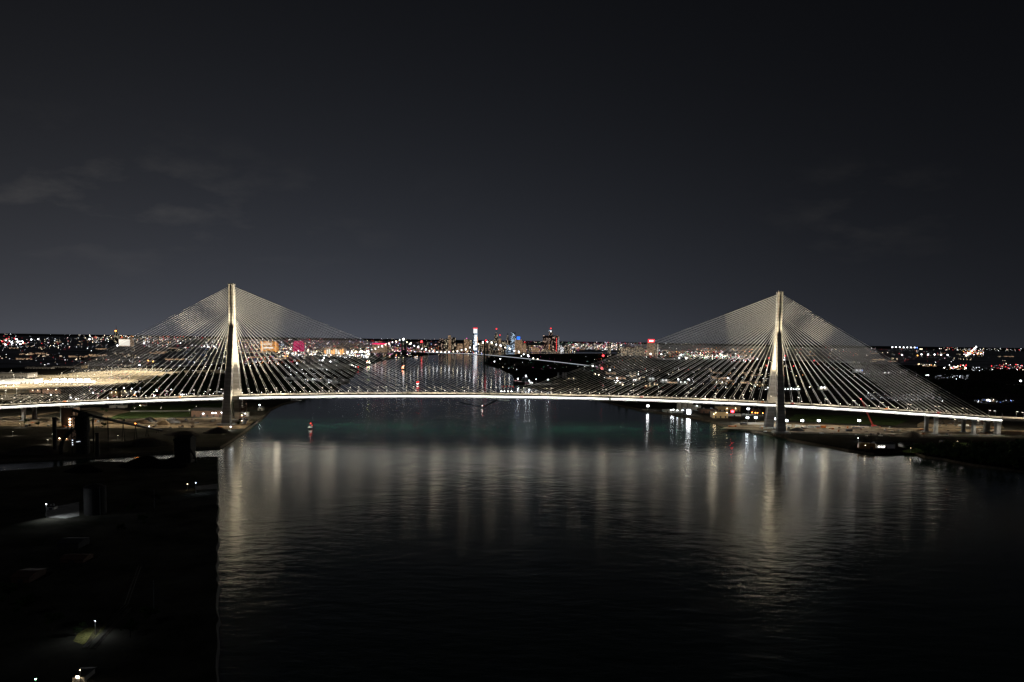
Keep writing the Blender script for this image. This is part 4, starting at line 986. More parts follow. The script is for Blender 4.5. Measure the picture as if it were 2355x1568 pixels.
# conveyor with furnace
FP = G(191, 1042, ZL); fz = lambda y: AT(191, y, FP.y).z-ZL
BF = thing('blast_furnace', 'black blast furnace tower with top platform silhouetted below the left deck', 'furnace', (FP.x, FP.y, ZL))
k_ = FP.y/FPX; H_ = fz(949)
mb = MB(); mb.lathe((0,0,0), [(15*k_, 0), (15*k_, H_*.25), (12.5*k_, H_*.45), (16*k_, H_*.62), (15*k_, H_*.86), (9*k_, H_*.95), (5*k_, H_)], blacksteel, 16); obj('stack', mb, BF)
mb = MB()
for sx in (-1, 1):
    for sy in (-1, 1):
        mb.tube([(sx*16.5*k_, sy*15*k_, 0), (sx*16.5*k_, sy*15*k_, H_*.93)], .7, blacksteel, 4)
for z in (.2, .4, .6, .8):
    mb.tube([(-16.5*k_, -15*k_, H_*z), (16.5*k_, -15*k_, H_*(z+.18))], .35, blacksteel, 4); mb.tube([(16.5*k_, -15*k_, H_*z), (-16.5*k_, -15*k_, H_*(z+.18))], .35, blacksteel, 4)
    mb.box((0, 0, H_*z), (34*k_, 32*k_, .3), blacksteel)
obj('frame', mb, BF)
mb = MB(); mb.box((0, 0, H_*.90), (41*k_, 36*k_, .5), blacksteel)
for i in range(9): mb.tube([(-20*k_+i*5*k_, -18*k_, H_*.9), (-20*k_+i*5*k_, -18*k_, H_*.9+1.4)], .12, blacksteel, 4)
mb.tube([(-20*k_, -18*k_, H_*.9+1.4), (20*k_, -18*k_, H_*.9+1.4)], .12, blacksteel, 4)
for a in (-12, -6, 5, 13): mb.tube([(a*k_, -4*k_, H_*.9), (a*k_, -4*k_, H_*.9+random.uniform(3, 6))], .8, blacksteel, 6)
obj('top_platform', mb, BF)
obj('downcomer', MB().tube([(-13*k_, -8, H_*.62), (-22*k_, -10, H_*.50), (-31*k_, -12, H_*.36), (-35*k_, -13, H_*.22), (-35.5*k_, -13, 0)], 4.2*k_, blacksteel, 10), BF)
for i, (x, z) in enumerate(((-3, .30), (1, .31), (-14.2, .33), (-14.4, .27), (-14.2, .22))): obj('furnace_lamp', MB().box((x*k_, -16.5*k_, H_*z), (1.2 if i > 1 else 2.6, .3, .5 if i < 2 else 1.1), PAL['d']), BF)
p0 = Vector((FP.x-24*k_, FP.y+2, ZL+fz(943.5))); p1 = AT(209, 954.5, FP.y+6); p2 = AT(265, 967.5, FP.y+60); p3 = G(372, 990, ZL+2)
r = thing('conveyor', 'long dark inclined conveyor running down to the right from the black furnace', 'conveyor', (p2.x, p2.y, ZL))
mb = MB()
for a, b_ in ((p0, p1), (p1, p2), (p2, p3)):
    mb.tube([a-r.location, b_-r.location], 1.7, blacksteel, 4)
obj('gallery', mb, r)
mb = MB()
for t in (.15, .4, .65, .9):
    q = p2.lerp(p3, t)-r.location; mb.tube([(q.x-2, q.y, 0), q], .35, blacksteel, 4); mb.tube([(q.x+2, q.y, 0), q], .35, blacksteel, 4)
q = p1-r.location; mb.tube([(q.x+12, q.y+14, 0), (q.x+12, q.y+14, q.z-3)], .5, blacksteel, 4); obj('trestles', mb, r)
for i, t in enumerate((.42, .72)):
    q = p2.lerp(p3, t)-r.location; obj('work_lamp', MB().box((q.x, q.y-2.4, q.z+2.4), (1.2, .5, .5), L_orl if i == 0 else L_cool), r)
for px, w_, yt, yb_, lb_ in ((127, 4.2, 960, 1040, 'tall black chimney stack left of the black furnace'), (224.5, 4.2, 995, 1050, 'short black chimney stack right of the black furnace')):
    p = G(px, yb_, ZL); h = AT(px, yt, p.y).z-ZL; kk = p.y/FPX; r = thing('chimney', lb_, 'chimney', (p.x, p.y, ZL))
    obj('stack', MB().lathe((0,0,0), [(w_*kk*1.2,0),(w_*kk,h*.3),(w_*kk*.95,h)], blacksteel, 14), r); obj('rim', MB().lathe((0,0,h-1.2), [(w_*kk*1.12,0),(w_*kk*1.12,1.3)], blacksteel, 14), r)
for i, (x, y, lb_) in enumerate(((271,1001,'lone pale street lamp on the dark ground right of the short chimney'),(214,1000,'lone warm lamp between black furnace and short chimney'),(29,992,'small white lamp on the dark ground at the far left'),(46,974,'white lamp by the first pier at the left edge'),(120,997,'warm lamp left of the tall black chimney'),(110,1011,'low warm lamp at the foot of the tall black chimney'))):
    o = copy_tree(lotm); p = G(x, y, ZL+6); o.location = (p.x, p.y, ZL); o.scale = (.5, .5, .5); tag(o, lb_, 'light mast')

# ------------------------------------------------------------------ near left industrial ground
heap('coal_heap', 'black coal heap rising against the inlet water, left one', 330, 1072, 120, 11, coal)
heap('coal_heap', 'black coal heap beside the dark unloading tower', 392, 1074, 80, 10, coal)
heap('coal_heap', 'low black coal heap at the far left of the inlet', 190, 1084, 90, 7, coal)
a = G(399, 1064, ZL); c = G(440, 1064, ZL); h = AT(420, 1003, a.y).z-ZL
r = thing('unloading_tower', 'square black unloading tower standing on the quay by the inlet', 'tower', ((a.x+c.x)/2, a.y+8, ZL)); w = (c-a).length
mb = MB(); mb.box((0,0,0), (w*.94, 14, h*.8), blacksteel); mb.box((0,0,h*.8), (w, 16, h*.1), blacksteel); mb.gable((0,0,h*.9), (w*.9, 13, 1), h*.08, blacksteel, blacksteel); obj('house', mb, r)
mb = MB(); mb.tube([(w*.4,-6,h*.55), (w*.75,-7,h*.2), (w*.8,-7,0)], 1.0, blacksteel, 6); mb.tube([(w*.5,-2,h*.15), (w*.95,-3,h*.18)], .7, blacksteel, 5); obj('chute', mb, r)
for i, (px, y0, y1) in enumerate(((458,1056,1051),(478,1056.5,1050.5),(470,1055.5,1052.5),(501,1056,1051))):
    p = G(px, y0, ZL); h = AT(px, y1, p.y).z-ZL; r = thing('mooring_bollard', f'small dark mooring post on the quay edge against the bright inlet, {ORD[i]} of four', 'bollard', (p.x, p.y+1, ZL), 'mooring posts on the inlet quay'); obj('post', MB().lathe((0,0,0), [(.5,0),(.4,h),(.75,h),(.7,h+.5)], blacksteel, 8), r); obj('base', MB().box((0,0,0), (2,2,.3), concrete), r)
def near_lamp(px, py, h, glow, label, tilt=1.2, size=(1.0, .6), face=0.):
    return site_flood('yard_lamp', px, py, h, label, glow, size, tilt, None, face)
gravel = surf('lit_patch_gravel', spec=0., col=(.34, .34, .33), rough=.95, var=.35, scale=.3, bump=.4, bscale=1.2)
sheet('lit_gravel_patch', [(103,1186),(106,1172),(130,1164),(182,1154),(182,1186),(150,1192),(115,1190)], ZL+.1, gravel)  # pale patch shaped like the ground lit by the yard lamp
L_yard = lamp('yard_lamp_glow', (.92, .96, 1.), 700); L_yardb = lamp('blue_yard_lamp_glow', (.7, .82, 1.), 300)
near_lamp(106, 1159, 11, lamp('gravel_lamp_glow', (.92, .96, 1.), 1700), 'white yard lamp on a pole over the pale lit patch, near left', 1.0, (.9, .6), 1.4)
p = G(206, 1186, ZL); kk = p.y/FPX; h = AT(206, 1118, p.y+10).z-ZL; r = thing('storage_tank', 'large dark round tank beside the pale lit patch', 'tank', (p.x, p.y+25*kk, ZL)); obj('shell', MB().lathe((0,0,0), [(24*kk,0),(24*kk,h),(12*kk,h+2),(.5,h+3)], blacksteel, 28), r); obj('ladder', MB().tube([(20*kk,-16*kk,0), (20*kk,-16*kk,h+1)], .25, pipec, 5), r)
hall('shed', 'small pale hut with lit wall beside the near left yard lamp', 108, 124, 1172, 1166, white, roofm, 5)
near_lamp(450, 1110, 9, L_yardb, 'bluish lamp on the dark quay near the river edge', 1.4, (.8, .5), 1.0)
near_lamp(431, 1113, 5, L_warm, 'small yellow lamp left of the bluish quay lamp', .6, (.6, .4))
sheet('lit_gravel_patch', [(448,1118),(500,1112),(500,1124),(452,1126)], ZL+.1, gravel)  # pale colour repeats the streak of light under the bluish lamp
near_lamp(219, 1427, 7, L_yard, 'bright lamp on a white post above a grassy rail bank, bottom left', 1.6, (.7, .5), -.6)
gl = surf('dry_grass', spec=0., col=(.14, .13, .05), rough=.95, var=.5, scale=.8, bump=.6, bscale=2., col2=(.05, .06, .02))
sheet('grass_bank', [(168,1474),(180,1455),(205,1442),(245,1436),(236,1452),(212,1472),(190,1482)], ZL+.1, gl)
def rails(pts_, label):
    P = [G(x, y, ZL+.4) for x, y in pts_]; r = thing('railway_track', label, 'railway', P[0]); mb = MB(); sl = MB()
    d = (P[-1]-P[0]).normalized(); n = Vector((-d.y, d.x, 0))
    for s in (-.75, .75): mb.tube([q-P[0]+n*s for q in P], .09, darksteel, 4)
    L_ = (P[-1]-P[0]).length
    for i in range(int(L_/1.2)):
        q = d*i*1.2; sl.box((q.x, q.y, -.3), (.25, 2.5, .2), bark, math.atan2(d.y, d.x))
    obj('rail', mb, r); tag(obj('sleepers', sl, r), kind='stuff')
rails([(196,1488),(240,1440),(290,1390),(322,1300)], 'pair of rails curving past the bottom left lamp')
rails([(214,1490),(256,1443),(300,1396)], 'second pair of rails nearer the river past the bottom left lamp')
hall('shed', 'long low rust roofed shed on the dark near left ground', 24, 67, 1340, 1321, rust, rust, 16, 1.5)
hall('shed', 'narrow rust roofed shed right of the first on the dark ground', 137, 191, 1294, 1281, rust, rust, 12, 1.5)
hall('shed', 'grey low shed above the rust roofed sheds', 130, 180, 1262, 1244, roofm, roofm, 14, 1.5)
hall('shed', 'white fronted hut at the very bottom left edge', 166, 194, 1568, 1548, concrete, roofm, 8, 1.2, ((0., .8),), L_warm)
near_lamp(82, 1561, 6, lamp('green_lamp_glow', (.3, 1., .5), 60), 'green lamp at the very bottom left edge', .5, (.6, .6))
near_lamp(184, 1540, 7, L_warm, 'white lamp over the hut at the bottom left edge', 1.6, (.5, .4))
for i, (x, y, s) in enumerate(((176,1462,.3),(190,1450,.35),(228,1440,.28),(300,1466,.7),(340,1440,.8),(60,1420,.9),(20,1390,.9),(120,1450,.8),(300,1180,.6),(330,1210,.7),(280,1230,.6),(360,1160,.7))):
    tree(G(x, y, ZL), s, f'dark tree or bush on the unlit near left ground, {ORD[i]} of twelve', 'trees on the near left ground')
for i, (x, y0) in enumerate(((355,1168),(354,1400))):
    p = G(x, y0, ZL); r = thing('utility_pole', 'thin utility pole on the dark near left ground' + (' farther from the camera' if i == 0 else ' nearer the camera'), 'pole', p)
    obj('post', MB().tube([(0,0,0), (0,0,15)], [.22, .14], pipec), r); obj('crossarm', MB().box((0,0,13.6), (3, .2, .2), bark), r)

# ------------------------------------------------------------------ right bank site
sheet('work_ground', [(1655,986),(1690,975),(1760,968),(1900,976),(2060,984),(2200,985),(2355,990),(2355,1000),(2150,998),(2000,997),(1850,993),(1790,994),(1740,990),(1700,986)], ZL+.1, dirt)
sheet('work_ground', [(2110,975),(2130,964),(2300,968),(2310,985),(2200,984),(2110,982)], ZL+.15, dirt)
dark_shore = surf('flood_offset_dark', spec=0., col=(.006, .0055, .005), rough=.95, var=.5, scale=.06, bump=.6, bscale=.4, col2=(.004, .004, .0035))  # very dark colour offsets the floodlight falling on the foreshore
sheet('dark_shore_sheet', [(1765,999.5),(1830,996),(2000,1001),(2150,1003),(2355,1005),(2380,1085),(2235,1066),(2175,1054),(2132,1048),(2100,1039),(2010,1041),(1955,1034),(1880,1020),(1825,1010)], ZL+.05, dark_shore)
sheet('grass_field', [(1830,952),(2000,956),(2090,966),(2060,978),(1900,972),(1810,966)], ZL+.15, grass)
sheet('grass_bank', [(2075,1036),(2100,1030),(2150,1028),(2140,1040),(2105,1041),(2080,1041)], ZL+.2, grass)
sheet('grass_bank', [(2170,1024),(2190,1018),(2225,1018),(2220,1025),(2185,1028)], ZL+.2, grass)
FS = ((1719,960,'first'),(1738,960,'second'),(1785,963,'third'),(1809,967,'fourth'),(1845,967,'fifth'),(1883,967,'sixth'),(1976,967,'seventh'))
for x, y, o_ in FS: site_flood('site_floodlight', x, y, 8.5, f'glaring white floodlight mast on the right bank works, {o_} from the left', L_flood, (4.2, 3.0), .05, 'floodlight masts on the right bank')
site_flood('site_floodlight', 1974, 1007, 5, 'lone low floodlight in front of the right bank road', L_flood, (1.3, .9), .3)
site_flood('site_floodlight', 1721, 940, 10, 'glaring floodlight behind the round tanks left of the right tower', L_flood, (4.5, 2.6), .4)
def vehicle_box(name, label, px0, px1, yb, hm, mat, dp=3., cab=None, group=None):
    a = G(px0, yb, ZL); c = G(px1, yb, ZL); w = (c-a).length; r = thing(name, label, name.replace('_', ' '), ((a.x+c.x)/2, a.y+dp/2, ZL+.1), group, math.atan2(c.y-a.y, c.x-a.x))
    mb = MB(); mb.box((0,0,.8 if cab else .1), (w, dp, hm), mat)
    for i in range(int(w/1.5)): mb.box((-w/2+.7+i*1.5, -dp/2-.04, .9 if cab else .2), (.15, .1, hm*.9), mat)
    obj('body', mb, r)
    if cab:
        mb = MB(); mb.box((w/2+1.3, 0, .6), (2.2, dp*.9, 2.4), cab, 0, .9); obj('cab', mb, r)
        for x in (-w*.4, -w*.25, w/2+1.2): obj('wheel', MB().tube([(x, -dp/2, .5), (x, dp/2, .5)], .5, rubber, 10), r)
    else: obj('doors', MB().box((w/2+.06, 0, .25), (.1, dp*.9, hm*.85), pipec), r)
    return r
vehicle_box('site_trailer', 'long white site trailer below the leftmost floodlights on the right bank', 1721, 1760, 976, 3., white, 3.2)
vehicle_box('truck', 'dark truck parked left of the long white site trailer', 1702, 1715, 977, 2.8, darksteel, 2.6, darksteel)
vehicle_box('shipping_container', 'white container right of the right tower foot', 1807, 1820, 981, 2.8, white)
vehicle_box('shipping_container', 'white container under the fifth floodlight', 1830, 1841, 981.5, 2.8, white)
vehicle_box('truck', 'flatbed truck with white cab in front of the fifth floodlight', 1843, 1853, 984, 1.0, pipec, 2.6, white)
vehicle_box('shipping_container', 'white container left of the grey pair', 1859, 1873, 984, 3.2, white)
vehicle_box('shipping_container', 'grey container in the middle of the row', 1875, 1888, 983.5, 3.2, pipec)
vehicle_box('shipping_container', 'orange container at the right end of the row', 1889, 1899, 984, 3., orangep)
vehicle_box('shipping_container', 'dark container alone on the dirt right of the row', 1946, 1960, 992, 3.2, darksteel)
vehicle_box('truck', 'orange truck at the bank left of the right tower foot', 1752, 1762, 986, 1.4, orangep, 2.6, orangep)
vehicle_box('truck', 'orange truck at the shore bend below the first floodlight', 1676, 1690, 982, 1.2, orangep, 2.6, orangep)
vehicle_box('barge', 'low dark flat barge load of beams under the seventh floodlight', 1962, 1987, 985, 1.6, darksteel, 4)
vehicle_box('truck', 'white truck parked among vehicles behind the right piers', 2205, 2225, 981, 2.8, white, 2.6, white)
heap('soil_heap', 'brown soil heap right of the right tower foot', 1832, 990, 36, 4.5, soil)
heap('soil_heap', 'big dark soil heap on the near side of the right bank road', 2092, 1004, 60, 8.5, soil)
heap('soil_heap', 'dark low heap with green cover beside the red crane', 2012, 983, 30, 4, soil)
heap('soil_heap', 'long dark heap between the right end piers', 2225, 986, 50, 3.5, soil)
# red crane
p = G(2009, 983, ZL); r = thing('crawler_crane', 'red lattice boom crane leaning left behind the right bridge deck', 'crane', (p.x, p.y, ZL)); tip = AT(1980, 917, p.y)-Vector((p.x, p.y, ZL))
mb = MB(); mb.box((0,0,1.2), (7,4,3), redp); obj('cab', mb, r); mb = MB(); mb.box((0,-2.2,0), (8,1.1,1.3), darksteel); mb.box((0,2.2,0), (8,1.1,1.3), darksteel); obj('tracks', mb, r)
mb = MB(); d = tip.normalized(); u = Vector((0,1,0)); v = d.cross(u).normalized(); b0 = Vector((-1,0,3)); n_ = 16
cor = [(a, b_) for a in (-.9, .9) for b_ in (-.9, .9)]
for a, b_ in cor: mb.tube([b0+u*a+v*b_, tip+(u*a+v*b_)*.5], .16, redp, 4)
for i in range(n_):
    q0 = b0.lerp(tip, i/n_); q1 = b0.lerp(tip, (i+1)/n_); f0 = 1-.5*i/n_
    mb.tube([q0-u*.9*f0-v*.9*f0, q1-u*.9*f0+v*.9*f0], .09, redp, 3); mb.tube([q0+u*.9*f0+v*.9*f0, q1+u*.9*f0-v*.9*f0], .09, redp, 3); mb.tube([q0-u*.9*f0+v*.9*f0, q1+u*.9*f0+v*.9*f0], .09, redp, 3)
obj('boom', mb, r); obj('beacon', MB().ball(tip, .6, L_redl), r)
# cement works and tanks left of the right tower
for i, (a, c) in enumerate(((1556,1567),(1568,1580),(1581,1593))):
    q = G((a+c)/2, 947, ZL); kk = q.y/FPX; h = AT(a, 925, q.y).z-ZL; r = thing('silo', f'pale concrete silo under the right half of the deck, {ORD[i]} of three', 'silo', (q.x, q.y, ZL), 'silos under the right deck'); obj('shell', MB().lathe((0,0,0), [((c-a)*.5*kk,0),((c-a)*.5*kk,h),((c-a)*.4*kk,h+2)], concrete, 16), r); obj('handrail', MB().lathe((0,0,h+2), [((c-a)*.42*kk,0),((c-a)*.42*kk,1.2)], steel, 16), r)
hall('loading_dock', 'low pale loading platform at the water left of the lit box building', 1529, 1575, 948, 944, concrete, concrete, 20, 0, ((-.1, 1.5), (.1, 1.1), (.35, 1.2), (-.2, 1.2)), L_cool)
hall('box_building', 'dark box building with one big glowing white front by the water', 1576, 1591, 953, 939, blacksteel, white, 14, extra=lambda r, w, d, h: obj('glowing_front', MB().box((-w*.02, -d/2-.3, h*.1), (w*.55, .4, h*.7), lamp('front_screen_glow', (.93, .96, 1), 42)), r))
hall('shed', 'white gabled shed right of the glowing box building', 1596, 1611, 943, 932, white, white, 16, 2, ((-.1, 1.1),), L_flood)
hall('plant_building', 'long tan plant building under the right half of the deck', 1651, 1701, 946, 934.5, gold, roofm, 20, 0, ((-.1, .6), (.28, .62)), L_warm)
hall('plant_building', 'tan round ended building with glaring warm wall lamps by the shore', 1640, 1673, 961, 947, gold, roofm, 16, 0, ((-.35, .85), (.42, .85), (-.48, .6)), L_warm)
hall('plant_building', 'low dark roofed hall between the shed and tan building', 1612, 1650, 950, 941, brick, roofm, 18, 0, ((.2, .5),), L_warm)
hall('tent', 'row of low pale arched tents right of the tan building', 1675, 1702, 957, 951, white, white, 10, 1.5)
for i, x in enumerate((1732.8, 1743.8)):
    q = G(x, 951, ZL); r = thing('round_tank', f'round brown tank lit by orange lamps, {"left" if i == 0 else "right"} one of two', 'tank', (q.x, q.y, ZL), 'two round tanks'); obj('shell', MB().lathe((0,0,0), [(5,0),(5,7),(4,8.5),(1.2,9.4)], rust, 18), r); obj('vent', MB().tube([(0,0,9.4), (0,0,11)], .5, steel), r)
for i, (x, y) in enumerate(((1729.6,948),(1737,949),(1742,949),(1754,950))):
    site_flood('work_lamp', x, y, 5, f'orange work lamp in front of the round tanks, {ORD[i]} from the left', L_orl, (1.4, .9), .3, 'orange lamps by the round tanks')
site_flood('sign_lamp', 1684.5, 946, 7, 'red glowing sign lamp by the long tan plant building', L_redl, (5, 4), 0.)
q = G(1489.6, 946, 0); r = thing('channel_marker', 'white lit channel marker standing in the water off the right bank', 'marker', (q.x, q.y, 0)); h = AT(1489.6, 934, q.y).z
obj('pile', MB().tube([(0,0,-2), (0,0,h-1.5)], .5, steel), r); obj('platform', MB().box((0,0,h-1.6), (3,3,.4), steel), r); obj('lamp', MB().box((0,0,h-.8), (4.0,2.,3.2), L_plazaw), r)
# quonset and shore buildings
a = G(1982, 1033, ZL); c = G(2014.5, 1033, ZL); w = (c-a).length; hh = AT(1998, 1018.6, a.y+6).z-ZL
r = thing('quonset_hut', 'round topped tan fabric hut on the near right shore', 'hut', ((a.x+c.x)/2, a.y+8, ZL), None, -.25)
rings = [[(x, 7.5*math.cos(math.pi*k/10), hh*math.sin(math.pi*k/10)) for k in range(11)] for x in [-w*.5+w*i/6 for i in range(7)]]
obj('cover', MB().ring(rings, tan), r, None, True); mb = MB()
for i in range(7): mb.tube([(-w*.5+w*i/6, 7.6*math.cos(math.pi*k/10), hh*1.01*math.sin(math.pi*k/10)) for k in range(11)], .14, rust, 4)
obj('ribs', mb, r); obj('door', MB().box((w*.25, -7.4, 0), (3.4, .5, 3.6), darksteel), r)
site_flood('yard_lamp', 1990, 1024, 6, 'small warm lamp beside the tan fabric hut', L_warm, (.7, .5), .8)
hall('boathouse', 'long dark roofed boathouse with three lit windows on the near right shore', 2016, 2057, 1031, 1017, white, roofm, 14, 2.5, (), None, lambda r, w, d, h: [obj('lit_window', MB().box((-w*(.38-.14*i), -d/2-.25, h*.3), (1.6, .3, 1.2), L_small), r) for i in range(3)])
hall('boathouse', 'low grey boathouse right of the long one on the near right shore', 2077, 2107, 1029, 1019, concrete, roofm, 12, 2.2)
hall('shed', 'small shed with two orange lit windows on the right bank', 2168, 2182, 1021, 1012, brick, roofm, 8, 2., (), None, lambda r, w, d, h: [obj('lit_window', MB().box((w*(.1+.3*i), -d/2-.2, h*.6), (1.5, .3, 1.2), L_orl), r) for i in range(2)])
site_flood('yard_lamp', 2095, 1030, 6, 'hidden greenish lamp lighting the grass near the right boathouse', L_warm, (.6, .5), 2.5)
site_flood('yard_lamp', 2202, 1014, 6, 'lamp lighting a patch of green grass at the right', L_warm, (.8, .5), 3.)
# right bank further up river
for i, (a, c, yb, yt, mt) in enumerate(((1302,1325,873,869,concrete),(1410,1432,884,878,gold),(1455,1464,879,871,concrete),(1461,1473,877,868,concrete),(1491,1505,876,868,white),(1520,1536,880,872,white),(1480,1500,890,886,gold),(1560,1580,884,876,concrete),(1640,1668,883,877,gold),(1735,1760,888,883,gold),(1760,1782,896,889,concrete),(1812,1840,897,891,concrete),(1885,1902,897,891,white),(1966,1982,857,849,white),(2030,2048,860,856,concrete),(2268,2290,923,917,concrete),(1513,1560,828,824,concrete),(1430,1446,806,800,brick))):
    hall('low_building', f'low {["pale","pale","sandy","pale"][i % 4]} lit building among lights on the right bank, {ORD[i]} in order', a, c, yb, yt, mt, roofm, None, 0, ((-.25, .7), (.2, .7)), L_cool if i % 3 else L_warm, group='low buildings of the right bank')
for i, x in enumerate((1288, 1299, 1305)):
    q = G(x-4, 868, ZL); h = AT(x, 857, q.y).z-ZL; r = thing('silo', f'thin pale stack by the lit dock upstream of the freighter, {ORD[i]} of three', 'silo', (q.x, q.y, ZL), 'thin stacks by the upstream dock'); obj('shell', MB().lathe((0,0,0), [(3.5,0),(3.,h)], concrete, 10), r); obj('cap', MB().lathe((0,0,h), [(3.6,0),(3.6,1)], steel, 10), r)

# ------------------------------------------------------------------ vessels
def hull(L_, Bm, Hh, mat, bow=.25):
    rings = []
    for t in (0, .12, .3, .6, .8, .92, 1.):
        w = Bm/2*(.8+.2*min(1, t/.12)) if t < .6 else Bm/2*(1-((t-.6)/.4)**2*.97)
        x = -L_/2+L_*t; sh = Hh*(1+.35*max(0, (t-.6)/.4)**2)
        rings.append([(x, -w, sh), (x, -w*.8, -.6), (x, w*.8, -.6), (x, w, sh)])
    return MB().ring(rings, mat)
cabinm = surf('weathered_cabin_paint', (.28, .28, .29), .6, .25, .6)
def vessel(name, label, px, py, L_, Bm, Hh, rz, hmat, house, lamps):
    p = G(px, py, 0); r = thing(name, label, 'boat' if L_ < 40 else 'ship', (p.x, p.y, 0), None, rz)
    obj('hull', hull(L_, Bm, Hh, hmat), r); mb = MB()
    for x, z, a, b_, c in house: mb.box((x, 0, z), (a, b_, c), cabinm, 0, .92)
    w = obj('wheelhouse', mb, r)
    mb = MB()
    for x, z, a, b_, c in house: mb.box((x, 0, z+c*.5), (a*1.02, b_*1.02, c*.22), darksteel)
    obj('windows', mb, w)
    top = max(z+c for x, z, a, b_, c in house); hx = house[-1][0]
    obj('mast', MB().tube([(hx, 0, top), (hx, 0, top+L_*.16)], .12, steel), r)
    for x, y, z, s, mt in lamps: obj('lamp', MB().ball((x, y, z), s, mt), r)
    return r
Lw = lamp('boat_lamp_glow', (1, .95, .85), 30); Lr = lamp('boat_red_glow', (1, .03, .02), 16); Lo = lamp('boat_orange_glow', (1, .5, .22), 12); Lyg = lamp('boat_yellow_green_glow', (.85, 1, .25), 130)
vessel('pilot_boat', 'small dark boat with white cabin lights and red top lamps below the left deck', 714.5, 986, 11, 5, 1.8, 1.45, blacksteel, [(-.5, 1.8, 6, 4.2, 2.4), (-.5, 4.2, 3.6, 3.2, 2.0)], [(-.5,0,8.3,.5,Lr),(1.8,-1.6,5.0,.3,Lr),(1.8,1.7,5.0,.3,Lr),(-3.4,-1.9,3.2,.25,Lw),(-3.4,1.9,3.2,.25,Lw),(-3.6,0,3.2,.25,Lw)])
vessel('motorboat', 'small motorboat with white lamp pulling a forked wake below midspan', 1109, 938, 8, 3, 1.2, -1.6, blacksteel, [(0, 1.2, 3, 2.2, 1.6)], [(0,0,4.6,.55,Lw),(.4,.9,4.6,.35,Lr)])
p = G(1109, 938, 0); r = thing('wake', 'dark forked wake spreading upstream from the small motorboat', 'wake', (p.x, p.y, 0)); foam = surf('wake_water', (.02, .025, .025), .5, .2, .5)
for q in ((1060, 925), (1142, 920)):
    e = G(q[0], q[1], 0)-p; n = Vector((-e.y, e.x, 0)).normalized(); mb = MB(); mb.add([n*.8+Vector((0,0,.06)), -n*.8+Vector((0,0,.06)), e-n*5+Vector((0,0,.06)), e+Vector((0,0,.5)), e+n*5+Vector((0,0,.06))], [(0,1,2,3,4)], foam); obj('wake_arm', mb, r)
vessel('work_boat', 'boat outlined in red lamps on the river behind the left cables', 961, 885, 15, 6, 2.2, 1.5, blacksteel, [(0, 2.2, 9, 5, 3), (0, 5.2, 6, 4.6, 2.6)], [(-3,-2.8,8.6,.55,Lr),(-3,2.8,8.6,.55,Lr),(-3,-2.8,6.2,.5,Lr),(-3,2.8,6.2,.5,Lr),(-3,0,8.9,.5,Lr),(-5,-2,3.6,.6,Lw),(-5,0,3.6,.6,Lw),(-5,2,3.6,.6,Lw)])
vessel('tugboat', 'tug with two masts and rows of orange lamps on the river upstream', 929, 849.5, 34, 13, 4, 1.3, blacksteel, [(-3, 4, 18, 11, 5), (-2, 9, 12, 9, 4.5), (-1, 13.5, 6, 6, 4)], [(-12,-4,6,1.0,Lo),(-12,0,6,1.0,Lo),(-12,4,6,1.,Lo),(-9,-4,11,.9,Lo),(-9,0,11,.9,Lw),(-9,4,11,.9,Lo),(-5,-2,16,.9,Lo),(-5,3,16,.8,Lr),(-12,2,6,.9,Lr)])
vessel('cargo_ship', 'moored ship with white and yellow green lamps by the left bank', 849, 838, 46, 20, 6, 1.5, hullm, [(-8, 6, 16, 17, 7), (-8, 13, 10, 13, 5)], [(-18,-7,10,1.4,Lw),(-18,0,11,1.3,Lyg),(-18,7,10,1.4,Lw),(-14,-4,17,1.2,Lw),(-14,5,18,1.2,Lw),(-16,7,15,1.2,Lr)])
vessel('cargo_ship', 'moored ship bow poking from the left quay with deck lights', 818, 849, 60, 16, 7, .35, hullm, [(-18, 7, 14, 12, 9)], [(-10,-4,15,1.,Lw),(0,-3,10,1.,Lw),(10,-2,9.5,.9,Lr),(-16,-5,18,1.,Lw)])
vessel('freighter', 'big dark red freighter at the right bank with glaring deck floodlights', 1196, 884, 90, 20, 9, 2.05, hullm, [(-32, 9, 18, 16, 9), (-32, 18, 12, 14, 6)], [(-30,-4,28,1.7,L_flood),(-12,-3,18,1.6,L_flood),(8,3,17,1.6,L_flood),(-40,-6,9,1.,Lw)])
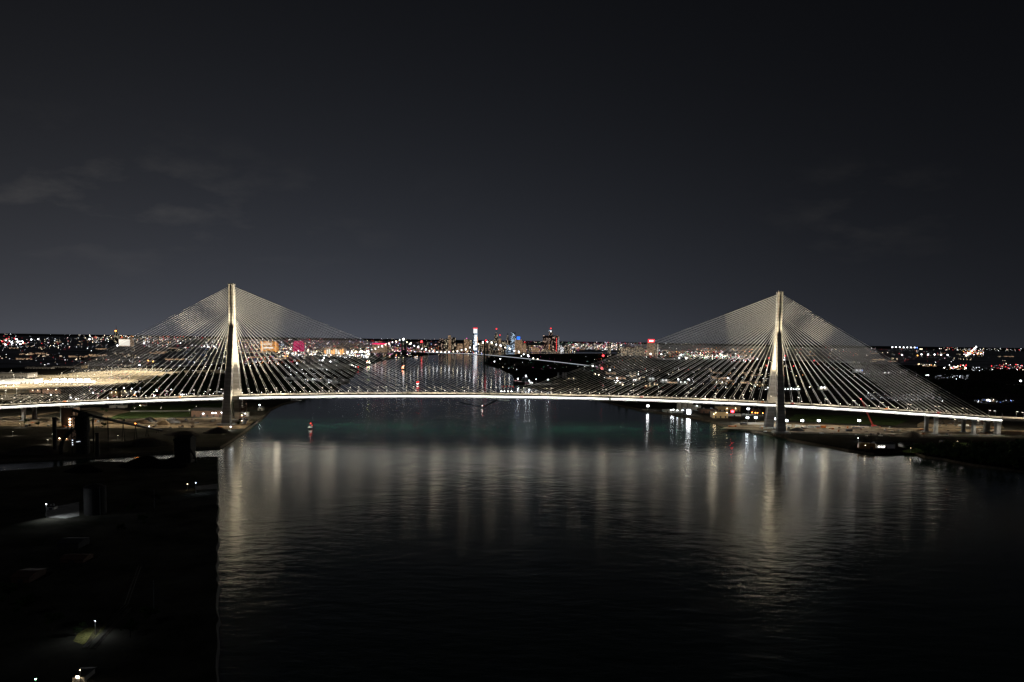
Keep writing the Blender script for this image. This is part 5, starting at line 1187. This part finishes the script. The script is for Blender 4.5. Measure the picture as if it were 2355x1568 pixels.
for i, (x, y, nm) in enumerate(((1217,875,'nearest the freighter'),(1233,872,'in the middle'),(1260.5,872.7,'farthest right'))):
    site_flood('dock_floodlight', x, y, 12, f'glaring floodlight mast on the dock behind the freighter, {nm}', L_flood, (3.2, 2.2) if i != 1 else (2.2, 1.6), .4, 'dock floodlights by the freighter')
hall('dock_shed', 'low lit dock shed right of the freighter', 1212, 1225, 883, 878, concrete, roofm, 14, 0, ((-.3, .6), (.05, .6), (.35, .6)), L_cool)
# parked vehicles and cones on the bridge deck
for i, (px, sy, col_, nm, L_) in enumerate(((150,-9,orangep,'orange',7),(292,-5,white,'white',6),(330,4,darksteel,'dark',9),(415,-6,orangep,'orange',5),(590,-8,white,'white',6),(1262,6,darksteel,'dark',9),(1475,-8,redp,'red',6),(1617,3,white,'white',7),(1754,-9,orangep,'orange',5),(1822,-8,redp,'red',6),(2040,5,orangep,'orange',6),(2095,-6,white,'white',5),(2160,-9,redp,'red',6))):
    q = AT(px, 925, YB+sy); x = q.x; r = thing('work_truck', f'{nm} work truck parked on the bridge deck, {ORD[i]} vehicle from the left', 'truck', (x, YB+sy, zt(x)+.05), 'work trucks on the bridge deck')
    obj('body', MB().box((0,0,.8), (L_*.7, 2.4, 1.5), col_), r); obj('cab', MB().box((L_*.45,0,.7), (2,2.3,2.1), white, 0, .88), r)
    for wx in (-L_*.25, L_*.42): obj('wheel', MB().tube([(wx,-1.2,.5), (wx,1.2,.5)], .5, rubber, 10), r)

# ------------------------------------------------------------------ render settings
S.render.engine = 'CYCLES'
cy = S.cycles
cy.use_denoising = True; cy.use_adaptive_sampling = False
try: cy.denoiser = 'OPENIMAGEDENOISE'; cy.denoising_input_passes = 'RGB_ALBEDO_NORMAL'; cy.denoising_prefilter = 'ACCURATE'
except Exception: pass
cy.filter_width = 1.5; cy.max_bounces = 5; cy.diffuse_bounces = 2; cy.glossy_bounces = 3; cy.transmission_bounces = 2
cy.sample_clamp_indirect = 4; cy.sample_clamp_direct = 12
cy.volume_bounces = 0; cy.use_light_tree = True; cy.caustics_reflective = True
S.view_settings.view_transform = 'Standard'; S.view_settings.look = 'None'; S.view_settings.exposure = 0; S.view_settings.gamma = 1
